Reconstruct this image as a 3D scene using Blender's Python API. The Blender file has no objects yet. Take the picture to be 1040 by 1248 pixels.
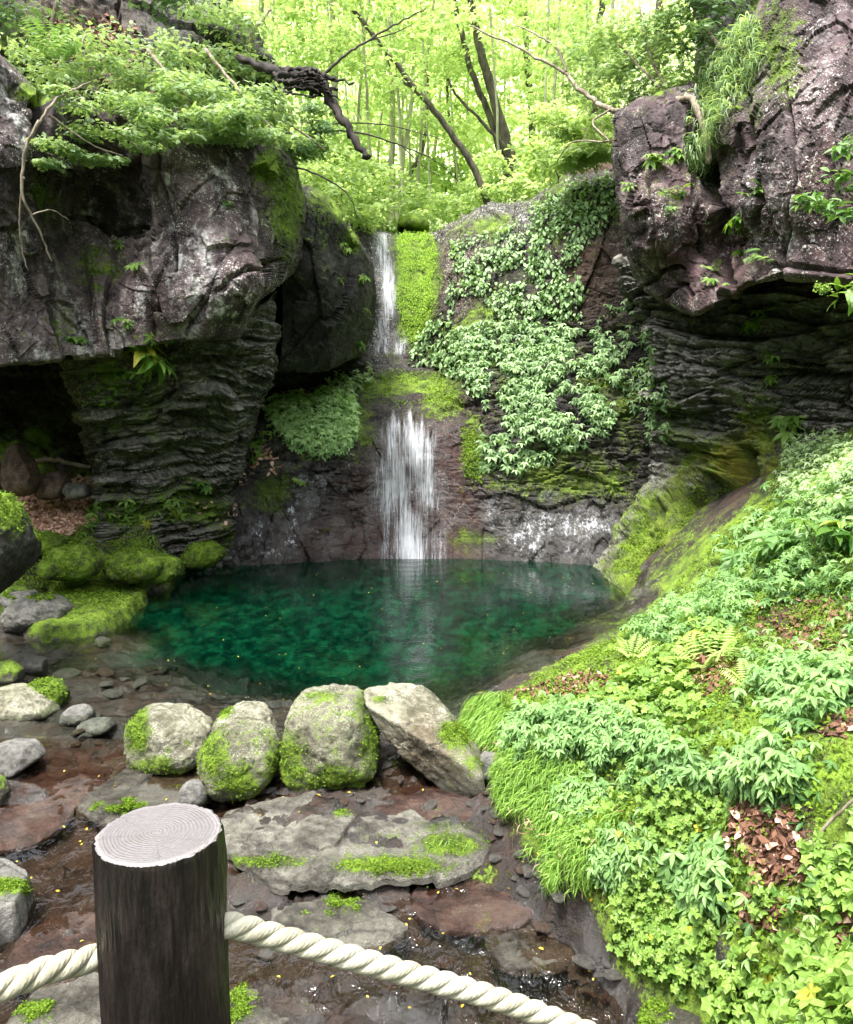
import bpy, math, random
import numpy as np
from mathutils import Vector, Matrix

random.seed(7)
RNG = np.random.default_rng(7)
scene = bpy.context.scene
COL = scene.collection

# ------------------------------------------------------------------ camera geometry
CAMZ, PITCH, F, CX, CY = 3.1, math.radians(8.0), 999.0, 520.0, 624.0
SP, CP = math.sin(PITCH), math.cos(PITCH)

def slopes(px, py):
    u = (np.asarray(px, float) - CX) / F
    v = (CY - np.asarray(py, float)) / F
    den = CP + v * SP
    return u / den, (-SP + v * CP) / den

def P(px, py, Y):
    a, b = slopes(px, py)
    Y = np.asarray(Y, float)
    return np.stack(np.broadcast_arrays(a * Y, Y, CAMZ + b * Y), -1)

def G(px, py, z):
    a, b = slopes(px, py)
    Y = (z - CAMZ) / b
    return np.stack(np.broadcast_arrays(a * Y, Y, np.asarray(z, float)), -1)

def proj(p):
    p = np.asarray(p, float)
    dz = p[..., 2] - CAMZ
    d = p[..., 1] * CP - dz * SP
    up = p[..., 1] * SP + dz * CP
    d = np.where(d < 0.05, 0.05, d)
    return CX + F * p[..., 0] / d, CY - F * up / d

# ------------------------------------------------------------------ noise
def _h(ix, iy, iz, s):
    n = (ix.astype(np.int64) * 374761393 + iy.astype(np.int64) * 668265263 + iz.astype(np.int64) * 2147483647 + s * 974634777) & 0xFFFFFFFF
    n = ((n ^ (n >> 13)) * 1274126177) & 0xFFFFFFFF
    n = ((n ^ (n >> 16)) * 2246822519) & 0xFFFFFFFF
    return (n ^ (n >> 15)) & 0xFFFFFFFF

def gnoise(p, s=0):
    p = np.asarray(p, float)
    i = np.floor(p); f = p - i
    w = f * f * f * (f * (f * 6 - 15) + 10)
    r = 0
    for dx in (0, 1):
        for dy in (0, 1):
            for dz in (0, 1):
                h = _h(i[..., 0] + dx, i[..., 1] + dy, i[..., 2] + dz, s)
                g = (((h & 1023) / 511.5 - 1) * (f[..., 0] - dx) + (((h >> 10) & 1023) / 511.5 - 1) * (f[..., 1] - dy)
                     + (((h >> 20) & 1023) / 511.5 - 1) * (f[..., 2] - dz))
                wx = w[..., 0] if dx else 1 - w[..., 0]
                wy = w[..., 1] if dy else 1 - w[..., 1]
                wz = w[..., 2] if dz else 1 - w[..., 2]
                r = r + g * wx * wy * wz
    return r * 1.3

def fbm(p, o=4, s=0, rough=0.5):
    r, a, q = 0, 1.0, np.asarray(p, float)
    for k in range(o):
        r = r + a * gnoise(q, s + k * 17); q = q * 2.03 + 11.3; a *= rough
    return r

def worley(p, s=0):
    """F1, F2, three random numbers of the nearest cell, offset to its centre"""
    p = np.asarray(p, float)
    i = np.floor(p)
    F1 = np.full(p.shape[:-1], 9.0); F2 = F1.copy()
    rn = np.zeros(p.shape); off = np.zeros(p.shape)
    for dx in (-1, 0, 1):
        for dy in (-1, 0, 1):
            for dz in (-1, 0, 1):
                h = _h(i[..., 0] + dx, i[..., 1] + dy, i[..., 2] + dz, s)
                r3 = np.stack([(h & 1023) / 1023., ((h >> 10) & 1023) / 1023., ((h >> 20) & 1023) / 1023.], -1)
                c = i + np.array([dx, dy, dz]) + 0.1 + 0.8 * r3
                o = p - c
                d = np.sqrt((o ** 2).sum(-1))
                m = d < F1
                F2 = np.where(m, F1, np.minimum(F2, d))
                F1 = np.where(m, d, F1)
                rn = np.where(m[..., None], r3, rn); off = np.where(m[..., None], o, off)
    return F1, F2, rn, off

def sstep(a, b, x):
    t = np.clip((x - a) / (b - a), 0, 1)
    return t * t * (3 - 2 * t)

def rbf(cx, cy, cv, qx, qy, sc, smooth=1e-3):
    cx = np.asarray(cx, float) / sc; cy = np.asarray(cy, float) / sc
    qx = np.asarray(qx, float) / sc; qy = np.asarray(qy, float) / sc
    n = len(cx)
    def k(r2): return np.where(r2 > 1e-12, 0.5 * r2 * np.log(r2 + 1e-12), 0)
    A = np.zeros((n + 3, n + 3))
    A[:n, :n] = k((cx[:, None] - cx) ** 2 + (cy[:, None] - cy) ** 2) + np.eye(n) * smooth
    A[:n, n] = 1; A[:n, n + 1] = cx; A[:n, n + 2] = cy
    A[n:, :n] = A[:n, n:].T
    w = np.linalg.solve(A, np.concatenate([cv, [0, 0, 0]]))
    out = np.full(qx.shape, w[n]) + w[n + 1] * qx + w[n + 2] * qy
    for j in range(n):
        out = out + w[j] * k((qx - cx[j]) ** 2 + (qy - cy[j]) ** 2)
    return out

def inpoly(px, py, poly):
    r = np.zeros(np.shape(px), bool)
    n = len(poly)
    for k in range(n):
        x1, y1 = poly[k]; x2, y2 = poly[(k + 1) % n]
        if y1 == y2: continue
        c = ((y1 > py) != (y2 > py)) & (px < (x2 - x1) * (py - y1) / (y2 - y1) + x1)
        r ^= c
    return r

def blobs(px, py, lst):
    r = np.zeros(np.shape(px))
    for (bx, by, rx, ry, v) in lst:
        d = ((px - bx) / rx) ** 2 + ((py - by) / ry) ** 2
        r = np.maximum(r, v * np.exp(-d * 0.9))
    return r

# ------------------------------------------------------------------ object helpers
def tag(o, label=None, cat=None, group=None, kind=None):
    if label: o['label'] = label
    if cat: o['category'] = cat
    if group: o['group'] = group
    if kind: o['kind'] = kind
    return o

def mesh_obj(name, V, faces, mat, parent=None, attrs=None, smooth=True, nv=None):
    """faces: int array (n, 3) or (n, 4)"""
    me = bpy.data.meshes.new(name)
    V = np.asarray(V, np.float32).reshape(-1, 3)
    faces = np.asarray(faces, np.int32)
    me.vertices.add(len(V)); me.vertices.foreach_set('co', V.ravel())
    k = faces.shape[1]
    me.loops.add(faces.size); me.loops.foreach_set('vertex_index', faces.ravel())
    me.polygons.add(len(faces))
    me.polygons.foreach_set('loop_start', np.arange(0, faces.size, k, dtype=np.int32))
    try: me.polygons.foreach_set('loop_total', np.full(len(faces), k, np.int32))
    except Exception: pass
    me.polygons.foreach_set('use_smooth', np.full(len(faces), smooth, bool))
    for an, av in (attrs or {}).items():
        a = me.attributes.new(an, 'FLOAT', 'POINT')
        a.data.foreach_set('value', np.asarray(av, np.float32).ravel())
    me.update(calc_edges=True); me.validate()
    me.materials.append(mat)
    o = bpy.data.objects.new(name, me); COL.objects.link(o)
    if parent is not None: o.parent = parent
    return o

def empty(name, loc=(0, 0, 0)):
    o = bpy.data.objects.new(name, None); COL.objects.link(o)
    o.location = loc; o.empty_display_size = 0.2
    return o

def grid_faces(nu, nv, flip=False):
    i = np.arange(nu * nv).reshape(nu, nv)
    f = np.stack([i[:-1, :-1], i[1:, :-1], i[1:, 1:], i[:-1, 1:]], -1).reshape(-1, 4)
    return f[:, ::-1] if flip else f

def grid_normals(Q):
    du = np.gradient(Q, axis=0); dv = np.gradient(Q, axis=1)
    n = np.cross(du, dv)
    return n / (np.linalg.norm(n, axis=-1, keepdims=True) + 1e-9)

# ------------------------------------------------------------------ materials
class NT:
    def __init__(s, name):
        s.m = bpy.data.materials.new(name); s.m.use_nodes = True
        s.t = s.m.node_tree; s.t.nodes.clear()
        s.out = s.t.nodes.new('ShaderNodeOutputMaterial')
    def n(s, typ, ins=None, **kw):
        nd = s.t.nodes.new('ShaderNode' + typ)
        for k, v in kw.items(): setattr(nd, k, v)
        for k, v in (ins or {}).items():
            if hasattr(v, 'is_output') or hasattr(v, 'links'): s.t.links.new(v, nd.inputs[k])
            else:
                if isinstance(v, tuple) and len(v) == 3 and nd.inputs[k].type == 'RGBA': v = v + (1,)
                nd.inputs[k].default_value = v
        return nd
    def attr(s, name): return s.n('Attribute', attribute_name=name).outputs['Fac']
    def math(s, op, a, b=0.0, clamp=False):
        nd = s.n('Math', {0: a, 1: b}, operation=op, use_clamp=clamp); return nd.outputs[0]
    def mix(s, f, a, b, blend='MIX'):
        nd = s.n('Mix', data_type='RGBA', blend_type=blend)
        for k, v in ((0, f), (6, a), (7, b)):
            if hasattr(v, 'links'): s.t.links.new(v, nd.inputs[k])
            else: nd.inputs[k].default_value = (v + (1,)) if isinstance(v, tuple) else v
        return nd.outputs[2]
    def ramp(s, f, a, b, smooth=True):
        nd = s.n('MapRange', {0: f, 1: a, 2: b, 3: 0.0, 4: 1.0}, interpolation_type='SMOOTHSTEP' if smooth else 'LINEAR')
        return nd.outputs[0]
    def noise(s, vec, scale, detail=4.0, rough=0.55, dist=0.0):
        return s.n('TexNoise', {'Vector': vec, 'Scale': scale, 'Detail': detail, 'Roughness': rough, 'Distortion': dist}).outputs['Fac']
    def mapv(s, vec, scale, rot=(0, 0, 0)):
        return s.n('Mapping', {'Vector': vec, 'Scale': scale, 'Rotation': rot}).outputs[0]
    def surf(s, sh):
        s.t.links.new(sh, s.out.inputs['Surface']); return s.m

def rock_mat(name, dark, light, lich=0.0, stain=0.0, paleup=0.0, streak=0.0, mossup=0.0, sc=1.0, bump=1.0, spec=0.4, rough=0.8,
             mossa=(0.018, 0.035, 0.004), mossb=(0.23, 0.36, 0.028), redc=(0.095, 0.03, 0.019)):
    t = NT(name)
    co = t.n('TexCoord').outputs['Object']
    big = t.noise(co, 0.9 * sc, 6, 0.6)
    med = t.noise(co, 5.0 * sc, 8, 0.68)
    fine = t.noise(co, 28.0 * sc, 6, 0.7)
    c = t.mix(t.ramp(t.math('ADD', t.math('MULTIPLY', big, 0.55), t.math('MULTIPLY', med, 0.55)), 0.40, 0.70), dark, light)
    c = t.mix(t.math('MULTIPLY', t.ramp(fine, 0.35, 0.75), 0.55), c, t.mix(1.0, c, (0.35, 0.33, 0.32), 'MULTIPLY'))
    c = t.mix(t.math('MULTIPLY', t.attr('red'), t.ramp(med, 0.2, 0.8)), c, redc)
    c = t.mix(t.math('MULTIPLY', t.attr('brown'), 0.85), c, t.mix(t.ramp(med, .3, .7), (0.045, 0.022, 0.012), (0.16, 0.085, 0.05)))
    if stain:
        sn = t.noise(t.mapv(co, (1.5, 1.5, .13)), 1.0, 6, .62, .2); sn2 = t.noise(t.mapv(co, (4.5, 4.5, .3)), 1.0, 5, .6)
        c = t.mix(t.math('MULTIPLY', t.ramp(t.math('ADD', t.math('MULTIPLY', sn, .65), t.math('MULTIPLY', sn2, .4)), .50, .62), stain), c, t.mix(med, (.010, .007, .007), (.035, .024, .022)))
        c = t.mix(t.math('MULTIPLY', t.ramp(t.noise(t.mapv(co, (1.1, 1.1, .2)), 1.3, 4, .6), .52, .66), .45), c, (.26, .19, .20))
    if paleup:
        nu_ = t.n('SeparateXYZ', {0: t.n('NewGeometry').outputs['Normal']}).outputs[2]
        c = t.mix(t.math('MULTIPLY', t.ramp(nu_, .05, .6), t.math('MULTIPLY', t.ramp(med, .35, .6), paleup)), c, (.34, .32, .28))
    # pale lichen: streaks that run down the face, and specks
    st = t.noise(t.mapv(co, (2.6, 2.6, 0.45)), 1.0 * sc, 7, 0.7, 0.3)
    lm = t.noise(co, 1.6 * sc, 3, 0.6)
    la = t.attr('lich')
    if streak > 0:
        k = t.math('MULTIPLY', t.ramp(st, 0.50, 0.68), t.ramp(med, 0.40, 0.60))
        k = t.math('MULTIPLY', k, t.math('ADD', streak, la), True)
        c = t.mix(k, c, (0.50, 0.48, 0.47))
    sp = t.n('TexVoronoi', {'Vector': t.n('VectorMath', {0: co, 1: t.n('VectorMath', {0: t.n('TexNoise', {'Vector': co, 'Scale': 22.0 * sc, 'Detail': 3.0}).outputs['Color'], 'Scale': .12}, operation='SCALE').outputs[0]}, operation='ADD').outputs[0], 'Scale': 16.0 * sc, 'Randomness': 1.0}, feature='F1')
    spn = t.math('SUBTRACT', 0.42, sp.outputs['Distance'])
    spk = t.ramp(t.math('ADD', spn, t.math('MULTIPLY', t.math('SUBTRACT', med, 0.5), 1.5)), 0.16, 0.26)
    sp2 = t.ramp(t.noise(co, 46.0 * sc, 3, 0.6), 0.60, 0.66)
    lk = t.math('MULTIPLY', t.math('MAXIMUM', spk, sp2), t.math('ADD', t.math('MULTIPLY', t.ramp(lm, 0.42, 0.62), lich), la), True)
    c = t.mix(lk, c, t.mix(med, (0.40, 0.41, 0.36), (0.75, 0.74, 0.70)))
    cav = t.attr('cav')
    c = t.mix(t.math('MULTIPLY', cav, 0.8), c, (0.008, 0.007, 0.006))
    # moss
    nz = t.n('SeparateXYZ', {0: t.n('NewGeometry').outputs['Normal']}).outputs[2]
    up = t.math('MULTIPLY', t.ramp(nz, 0.25, 0.8), mossup)
    mm = t.math('ADD', t.math('ADD', t.attr('moss'), up), t.math('MULTIPLY', t.math('SUBTRACT', t.math('ADD', med, big), 1.0), 1.6))
    mf = t.ramp(t.math('ADD', mm, t.math('MULTIPLY', t.math('SUBTRACT', fine, 0.5), 1.8)), 0.34, 0.66)
    mc = t.mix(t.ramp(t.math('ADD', t.math('MULTIPLY', t.noise(co, 2.4 * sc, 8, 0.75), .7), t.math('MULTIPLY', fine, .3)), 0.36, 0.62), mossa, mossb)
    mfine = t.noise(co, 90.0, 3, 0.7)
    mc = t.mix(t.math('MULTIPLY', t.ramp(mfine, 0.35, 0.7), 0.6), mc, t.mix(1.0, mc, (0.25, 0.3, 0.2), 'MULTIPLY'))
    mc = t.mix(t.math('MULTIPLY', t.attr('mdark'), t.ramp(t.noise(co, 1.9, 5, .65), .3, .6)), mc, (0.03, 0.035, 0.006))
    mc = t.mix(t.math('MULTIPLY', t.attr('mgold'), t.ramp(big, .35, .6)), mc, (0.16, 0.13, 0.012))
    c = t.mix(mf, c, mc)
    c = t.mix(t.attr('deep'), c, t.mix(t.ramp(t.noise(co, 1.6, 8, 0.7), 0.35, 0.65), (0.0, 0.07, 0.03), (0.015, 0.34, 0.15)))
    wet = t.math('MULTIPLY', t.math('MULTIPLY', t.attr('wet'), t.ramp(t.noise(co, 1.7, 4), 0.15, 0.5)), t.math('SUBTRACT', 1.0, t.math('MULTIPLY', mf, .8)), True)
    c = t.mix(t.math('MULTIPLY', wet, 0.8), c, t.mix(1.0, c, (0.35, 0.32, 0.3), 'MULTIPLY'))
    r = t.n('MapRange', {0: wet, 1: 0.0, 2: 1.0, 3: rough, 4: 0.36}).outputs[0]
    hgt = t.math('ADD', t.math('MULTIPLY', med, 1.0), t.math('MULTIPLY', fine, 0.28))
    hgt = t.math('ADD', hgt, t.math('MULTIPLY', t.math('MULTIPLY', mfine, mf), 0.35))
    bp = t.n('Bump', {'Strength': 0.75 * bump, 'Distance': 0.06, 'Height': hgt}).outputs[0]
    bp2 = t.n('Bump', {'Strength': 1.0, 'Distance': .10, 'Height': t.math('ADD', t.noise(t.mapv(co, (1, 1, .6)), 7 * sc, 6, .65), t.math('MULTIPLY', fine, .3))}).outputs[0]
    b = t.n('BsdfPrincipled', {'Base Color': c, 'Roughness': r, 'Normal': bp, 'Specular IOR Level': spec, 'Coat Weight': t.math('MULTIPLY', t.math('MULTIPLY', wet, t.ramp(t.noise(co, 2.6, 5, .6), .44, .58)), 1.0, True), 'Coat Roughness': .06, 'Coat IOR': 1.9, 'Coat Normal': bp2})
    return t.surf(b.outputs[0])

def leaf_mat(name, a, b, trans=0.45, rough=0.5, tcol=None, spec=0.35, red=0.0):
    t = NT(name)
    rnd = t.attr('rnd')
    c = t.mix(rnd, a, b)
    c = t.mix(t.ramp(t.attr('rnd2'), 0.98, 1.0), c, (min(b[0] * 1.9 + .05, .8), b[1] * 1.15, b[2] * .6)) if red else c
    p = t.n('BsdfPrincipled', {'Base Color': c, 'Roughness': rough, 'Specular IOR Level': spec})
    tr = t.n('BsdfTranslucent', {'Color': t.mix(1.0, c, tcol or (1.15, 1.1, 0.55), 'MULTIPLY')})
    m = t.n('MixShader', {0: trans}); t.t.links.new(p.outputs[0], m.inputs[1]); t.t.links.new(tr.outputs[0], m.inputs[2])
    return t.surf(m.outputs[0])

def bark_mat(name, a, b, sc=14.0):
    t = NT(name)
    co = t.n('TexCoord').outputs['Object']
    n1 = t.noise(t.mapv(co, (1, 1, 0.18)), sc, 6, 0.7)
    n2 = t.noise(co, 3.0, 3)
    c = t.mix(t.ramp(t.math('ADD', t.math('MULTIPLY', n1, .7), t.math('MULTIPLY', n2, .4)), .4, .75), a, b)
    bp = t.n('Bump', {'Strength': 0.8, 'Distance': 0.03, 'Height': n1}).outputs[0]
    return t.surf(t.n('BsdfPrincipled', {'Base Color': c, 'Roughness': 0.85, 'Normal': bp}).outputs[0])

M = {}
M['cliff'] = rock_mat('cliff_rock', stain=.85, dark=(0.018, 0.013, 0.014), light=(0.19, 0.14, 0.145), lich=0.85, streak=1.0)
M['cliff_red'] = rock_mat('red_cliff_rock', stain=.85, dark=(0.014, 0.010, 0.011), light=(0.125, 0.075, 0.083), lich=0.7, streak=0.35)
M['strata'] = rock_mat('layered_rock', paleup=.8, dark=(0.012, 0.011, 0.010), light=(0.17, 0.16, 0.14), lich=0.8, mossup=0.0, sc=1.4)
M['dark'] = rock_mat('dark_rock', (0.012, 0.011, 0.010), (0.07, 0.065, 0.058), lich=0.15, mossup=0.15)
M['wall'] = rock_mat('fall_wall_rock', redc=(.075, .016, .011), dark=(0.006, 0.005, 0.005), light=(0.05, 0.042, 0.036), lich=0.2, mossup=0.0, sc=1.2)
M['bed'] = rock_mat('bed_rock', (0.012, 0.009, 0.007), (0.09, 0.066, 0.05), lich=0.03, sc=1.6, mossup=0.0, spec=0.5)
M['bpale'] = rock_mat('pale_boulder_rock', (0.09, 0.088, 0.055), (0.40, 0.385, 0.29), lich=1.0, mossup=0.12, sc=2.4, bump=1.0, rough=0.9)
M['bgrey'] = rock_mat('grey_stone', (0.07, 0.07, 0.065), (0.27, 0.26, 0.24), lich=0.25, mossup=0.0, sc=3.0, rough=0.7)
M['bbrown'] = rock_mat('brown_stone', (0.05, 0.03, 0.025), (0.2, 0.13, 0.105), lich=0.25, mossup=0.15, sc=2.5)
M['slab'] = rock_mat('slab_rock', (0.05, 0.045, 0.036), (0.26, 0.25, 0.21), lich=0.3, mossup=0.0, sc=2.6, rough=.55, bump=1.2)
M['redslab'] = rock_mat('red_slab_rock', (0.035, 0.018, 0.013), (0.17, 0.085, 0.06), lich=0.08, mossup=0.0, sc=2.2, rough=.35)
M['bmoss'] = rock_mat('mossy_stone', (0.03, 0.028, 0.022), (0.14, 0.13, 0.10), lich=0.2, mossup=1.1, sc=2.0)

M['f_far'] = leaf_mat('hazed_far_foliage', (0.48, 0.60, 0.27), (0.82, 0.90, 0.56), 0.5, 0.6, tcol=(1.1, 1.08, .8))  # distance haze painted in as paler leaf colour
M['f_mid'] = leaf_mat('hazed_mid_foliage', (0.20, 0.33, 0.09), (0.60, 0.74, 0.36), 0.55, 0.55, tcol=(1.12, 1.08, .75))  # mid-distance leaves, lightened in colour to stand in for haze
M['f_near'] = leaf_mat('shrub_foliage', (0.08, 0.18, 0.07), (0.50, 0.66, 0.34), 0.4, 0.45)
M['f_dark'] = leaf_mat('dark_foliage', (0.04, 0.11, 0.035), (0.24, 0.38, 0.17), 0.35, 0.45)  # darker leaf green for some of the shrubs
M['f_pale'] = leaf_mat('pale_herb_leaf', (0.035, 0.12, 0.025), (0.27, 0.46, 0.155), 0.35, 0.45, spec=0.35)
M['f_patch'] = leaf_mat('brightened_herb_leaf', (0.15, 0.34, 0.09), (0.62, 0.84, 0.40), 0.3, 0.4, spec=0.4)  # lighter copy of the herb leaf, making up for shade on the ledge
M['f_lime'] = leaf_mat('lime_herb_leaf', (0.045, 0.14, 0.015), (0.28, 0.44, 0.09), 0.4, 0.42, spec=0.35, red=1)
M['f_ivy'] = leaf_mat('wall_creeper_leaf', (0.035, 0.10, 0.025), (0.38, 0.57, 0.26), 0.3, 0.4, spec=0.5)
M['f_grass'] = leaf_mat('grass_blade', (0.10, 0.22, 0.03), (0.32, 0.52, 0.10), 0.4, 0.5)
M['f_fern'] = leaf_mat('fern_frond', (0.20, 0.36, 0.06), (0.50, 0.66, 0.20), 0.4, 0.5)
M['moss'] = leaf_mat('moss_tuft', (0.055, 0.11, 0.010), (0.21, 0.33, 0.035), 0.3, 0.7, spec=0.1)
M['limemoss'] = leaf_mat('lime_moss_tuft', (0.22, 0.38, 0.04), (0.44, 0.68, 0.10), 0.3, 0.7, spec=0.1)
M['litter'] = leaf_mat('dead_leaf', (0.26, 0.11, 0.06), (0.88, 0.60, 0.46), 0.15, 0.7, tcol=(1, .9, .8))
M['dead'] = leaf_mat('dark_dead_leaf', (0.05, 0.022, 0.014), (0.24, 0.12, 0.075), 0.1, 0.7, tcol=(1, .9, .8))
M['yleaf'] = leaf_mat('yellow_fallen_leaf', (0.55, 0.30, 0.02), (0.85, 0.80, 0.10), 0.2, 0.5, tcol=(1, .9, .6))
M['bark'] = bark_mat('tree_bark', (0.022, 0.018, 0.013), (0.13, 0.11, 0.08), 8)
M['bark_pale'] = bark_mat('hazed_pale_bark', (0.20, 0.20, 0.13), (0.46, 0.46, 0.33), 8)  # pale grey bark, lightened further to imitate haze on far trunks
M['deadwood'] = bark_mat('dead_wood', (0.006, 0.004, 0.004), (0.05, 0.035, 0.03), 10)
M['twig'] = bark_mat('twig_bark', (0.12, 0.09, 0.06), (0.40, 0.34, 0.26), 20)

# ------------------------------------------------------------------ leaf templates  (verts, tris); length 1 along +y, normal +z
def t_strip(ws, ys, zs, fold):
    V = [(0, ys[0], zs[0])]; Fc = []
    for w, y, z in zip(ws[1:-1], ys[1:-1], zs[1:-1]):
        V += [(-w, y, z + fold * w), (0, y, z), (w, y, z + fold * w)]
    V.append((0, ys[-1], zs[-1]))
    k = len(ws) - 2
    Fc += [(0, 2, 1), (0, 3, 2)]
    for j in range(k - 1):
        a = 1 + 3 * j; b = a + 3
        Fc += [(a, a + 1, b + 1), (a, b + 1, b), (a + 1, a + 2, b + 2), (a + 1, b + 2, b + 1)]
    a = 1 + 3 * (k - 1); e = len(V) - 1
    Fc += [(a, a + 1, e), (a + 1, a + 2, e)]
    return np.array(V, float), np.array(Fc)
def join_t(lst):
    V, Fc, n = [], [], 0
    for v, f in lst:
        V.append(v); Fc.append(f + n); n += len(v)
    return np.concatenate(V), np.concatenate(Fc)
def xf(tp, yaw=0, pitch=0, s=1, t=(0, 0, 0), roll=0):
    m = Matrix.Rotation(yaw, 3, 'Z') @ Matrix.Rotation(pitch, 3, 'X') @ Matrix.Rotation(roll, 3, 'Y')
    return tp[0] @ np.array(m).T * s + np.array(t), tp[1]
T_LANCE = t_strip([0, .13, .17, .09, 0], [0, .25, .5, .78, 1], [0, .02, 0, -.07, -.18], .35)
T_OVAL = t_strip([0, .24, .27, 0], [0, .3, .65, 1], [0, .02, 0, -.08], .25)
T_SIMPLE = (np.array([(0, 0, 0), (-.27, .5, .06), (0, 1, -.06), (.27, .5, .06)], float), np.array([(0, 3, 1), (1, 3, 2)]))
def t_lobed(n=5):
    V = [(0, .45, 0)]; L = n * 2
    for k in range(L + 1):
        a = -math.pi * .5 + .25 + (2 * math.pi - .5) * k / L
        r = .52 if k % 2 else .36
        V.append((r * math.cos(a) * 1.0, .45 + r * math.sin(a), (-.06 if k % 2 else .05)))
    return np.array(V), np.array([(0, k, k + 1) for k in range(1, L + 1)])
T_LOBED = t_lobed(5)
T_TRIO = join_t([xf(T_LANCE, y, -.15, s) for y, s in ((0, 1), (1.0, .8), (-1.0, .8))])
T_FIVE = join_t([xf(T_LANCE, y, -.1, s) for y, s in ((0, .8), (.75, .75), (-.75, .75), (1.6, .6), (-1.6, .6))])
def t_spray(n=5):            # a twig with leaf pairs, drooping
    L = []
    for k in range(n):
        y = .15 + .7 * k / (n - 1); z = -.10 * (y ** 2)
        for s in (-1, 1):
            L.append(xf(T_SIMPLE, s * (.95 - .2 * k / n), -.15, .42 - .03 * k, (0, y, z)))
    L.append(xf(T_SIMPLE, 0, -.3, .4, (0, .85, -.1)))
    return join_t(L)
T_SPRAY = t_spray()
def t_blade():
    ys = [0, .22, .5, .75, .95]; zs = [0, .32, .45, .32, .02]; w = [.028, .026, .022, .014]
    V = []
    for y, z, ww in zip(ys[:4], zs[:4], w): V += [(-ww, y, z), (ww, y, z)]
    V.append((0, ys[4], zs[4]))
    Fc = []
    for j in range(3): a = 2 * j; Fc += [(a, a + 1, a + 3), (a, a + 3, a + 2)]
    Fc.append((6, 7, 8))
    return np.array(V), np.array(Fc)
T_BLADE = t_blade()
def t_frond(n=15):
    L = []
    for k in range(n):
        u = k / (n - 1); y = .12 + .85 * u; z = .38 * math.sin(u * 2.3) * .8
        w = .30 * (math.sin(math.pi * min(1, (u + .12))) ** .7) * (1 - .25 * u) + .02
        for s in (-1, 1):
            v = np.array([(0, 0, 0), (-.1, .5, .0), (0, 1, -.12), (.1, .5, .0)]) * np.array([1.1, 1, 1])
            L.append(xf((v, T_SIMPLE[1]), s * 1.25, -.12, w, (0, y, z)))
    return join_t(L)
T_FROND = t_frond()
def t_fern(n=8):
    return join_t([xf(T_FROND, 2 * math.pi * k / n + .3 * math.sin(k * 7), .25 + .2 * math.sin(k * 3), .8 + .2 * math.sin(k * 5)) for k in range(n)])
T_FERN = t_fern()
T_CURL = (np.array([(-.25, 0, .12), (.25, 0, 0), (-.3, .5, 0), (.3, .5, .12), (-.15, 1, .18), (.2, .95, 0)], float),
          np.array([(0, 1, 3), (0, 3, 2), (2, 3, 5), (2, 5, 4)]))
T_HERB = join_t([xf(T_LANCE, 2 * math.pi * k / 6 + .2 * (k % 2), -.1 - .25 * (k % 3) / 2, .85 + .15 * (k % 2)) for k in range(6)])

def scatter_arrays(pts, nrm, tp, size, tilt=0.5, face=None, facemix=0.0, rng=RNG, rnd_bias=None):
    n = len(pts)
    up = nrm + rng.normal(0, tilt, (n, 3))
    up /= np.linalg.norm(up, axis=1, keepdims=True) + 1e-9
    d = rng.normal(0, 1, (n, 3))
    d /= np.linalg.norm(d, axis=1, keepdims=True) + 1e-9
    if face is not None: d = d * (1 - facemix) + np.asarray(face) * facemix
    d = d - up * (d * up).sum(1, keepdims=True)
    d /= np.linalg.norm(d, axis=1, keepdims=True) + 1e-9
    r = np.cross(d, up)
    s = size * rng.uniform(0.65, 1.3, n) if np.isscalar(size) else size
    tv, tf = tp
    V = (tv[None, :, 0, None] * r[:, None] + tv[None, :, 1, None] * d[:, None] + tv[None, :, 2, None] * up[:, None]) * s[:, None, None] + pts[:, None]
    Fc = (tf[None] + (np.arange(n) * len(tv))[:, None, None]).reshape(-1, 3)
    rb = rng.uniform(0, 1, n)
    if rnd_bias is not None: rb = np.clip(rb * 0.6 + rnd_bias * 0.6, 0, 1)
    return V.reshape(-1, 3), Fc, np.repeat(rb, len(tv)), np.repeat(rng.uniform(0, 1, n), len(tv))

def scatter(name, pts, nrm, tp, size, mat, parent=None, **kw):
    V, Fc, r1, r2 = scatter_arrays(np.asarray(pts, float), np.asarray(nrm, float), tp, size, **kw)
    return mesh_obj(name, V, Fc, mat, parent, {'rnd': r1, 'rnd2': r2}, smooth=False)

def clump_pts(clumps, rng=RNG, flat=None):
    """clumps: (centre, (rx, ry, rz), n) -> points, normals, brightness bias (top of clump bright, inside dark)"""
    Ps, Ns, Bs = [], [], []
    for c, r, n in clumps:
        d = rng.normal(0, 1, (n, 3)); d /= np.linalg.norm(d, axis=1, keepdims=True)
        rad = rng.uniform(0.25, 1, n) ** 0.6
        q = d * rad[:, None]
        q *= (1 + .35 * gnoise(d * 2.1 + np.array(c), 5))[:, None]
        Ps.append(np.asarray(c) + q * np.asarray(r))
        nn = d * np.array([.35, .35, .3]) + np.array([0, 0, .8])
        Ns.append(nn / np.linalg.norm(nn, axis=1, keepdims=True))
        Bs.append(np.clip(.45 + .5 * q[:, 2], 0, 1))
    return np.concatenate(Ps), np.concatenate(Ns), np.concatenate(Bs)

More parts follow.
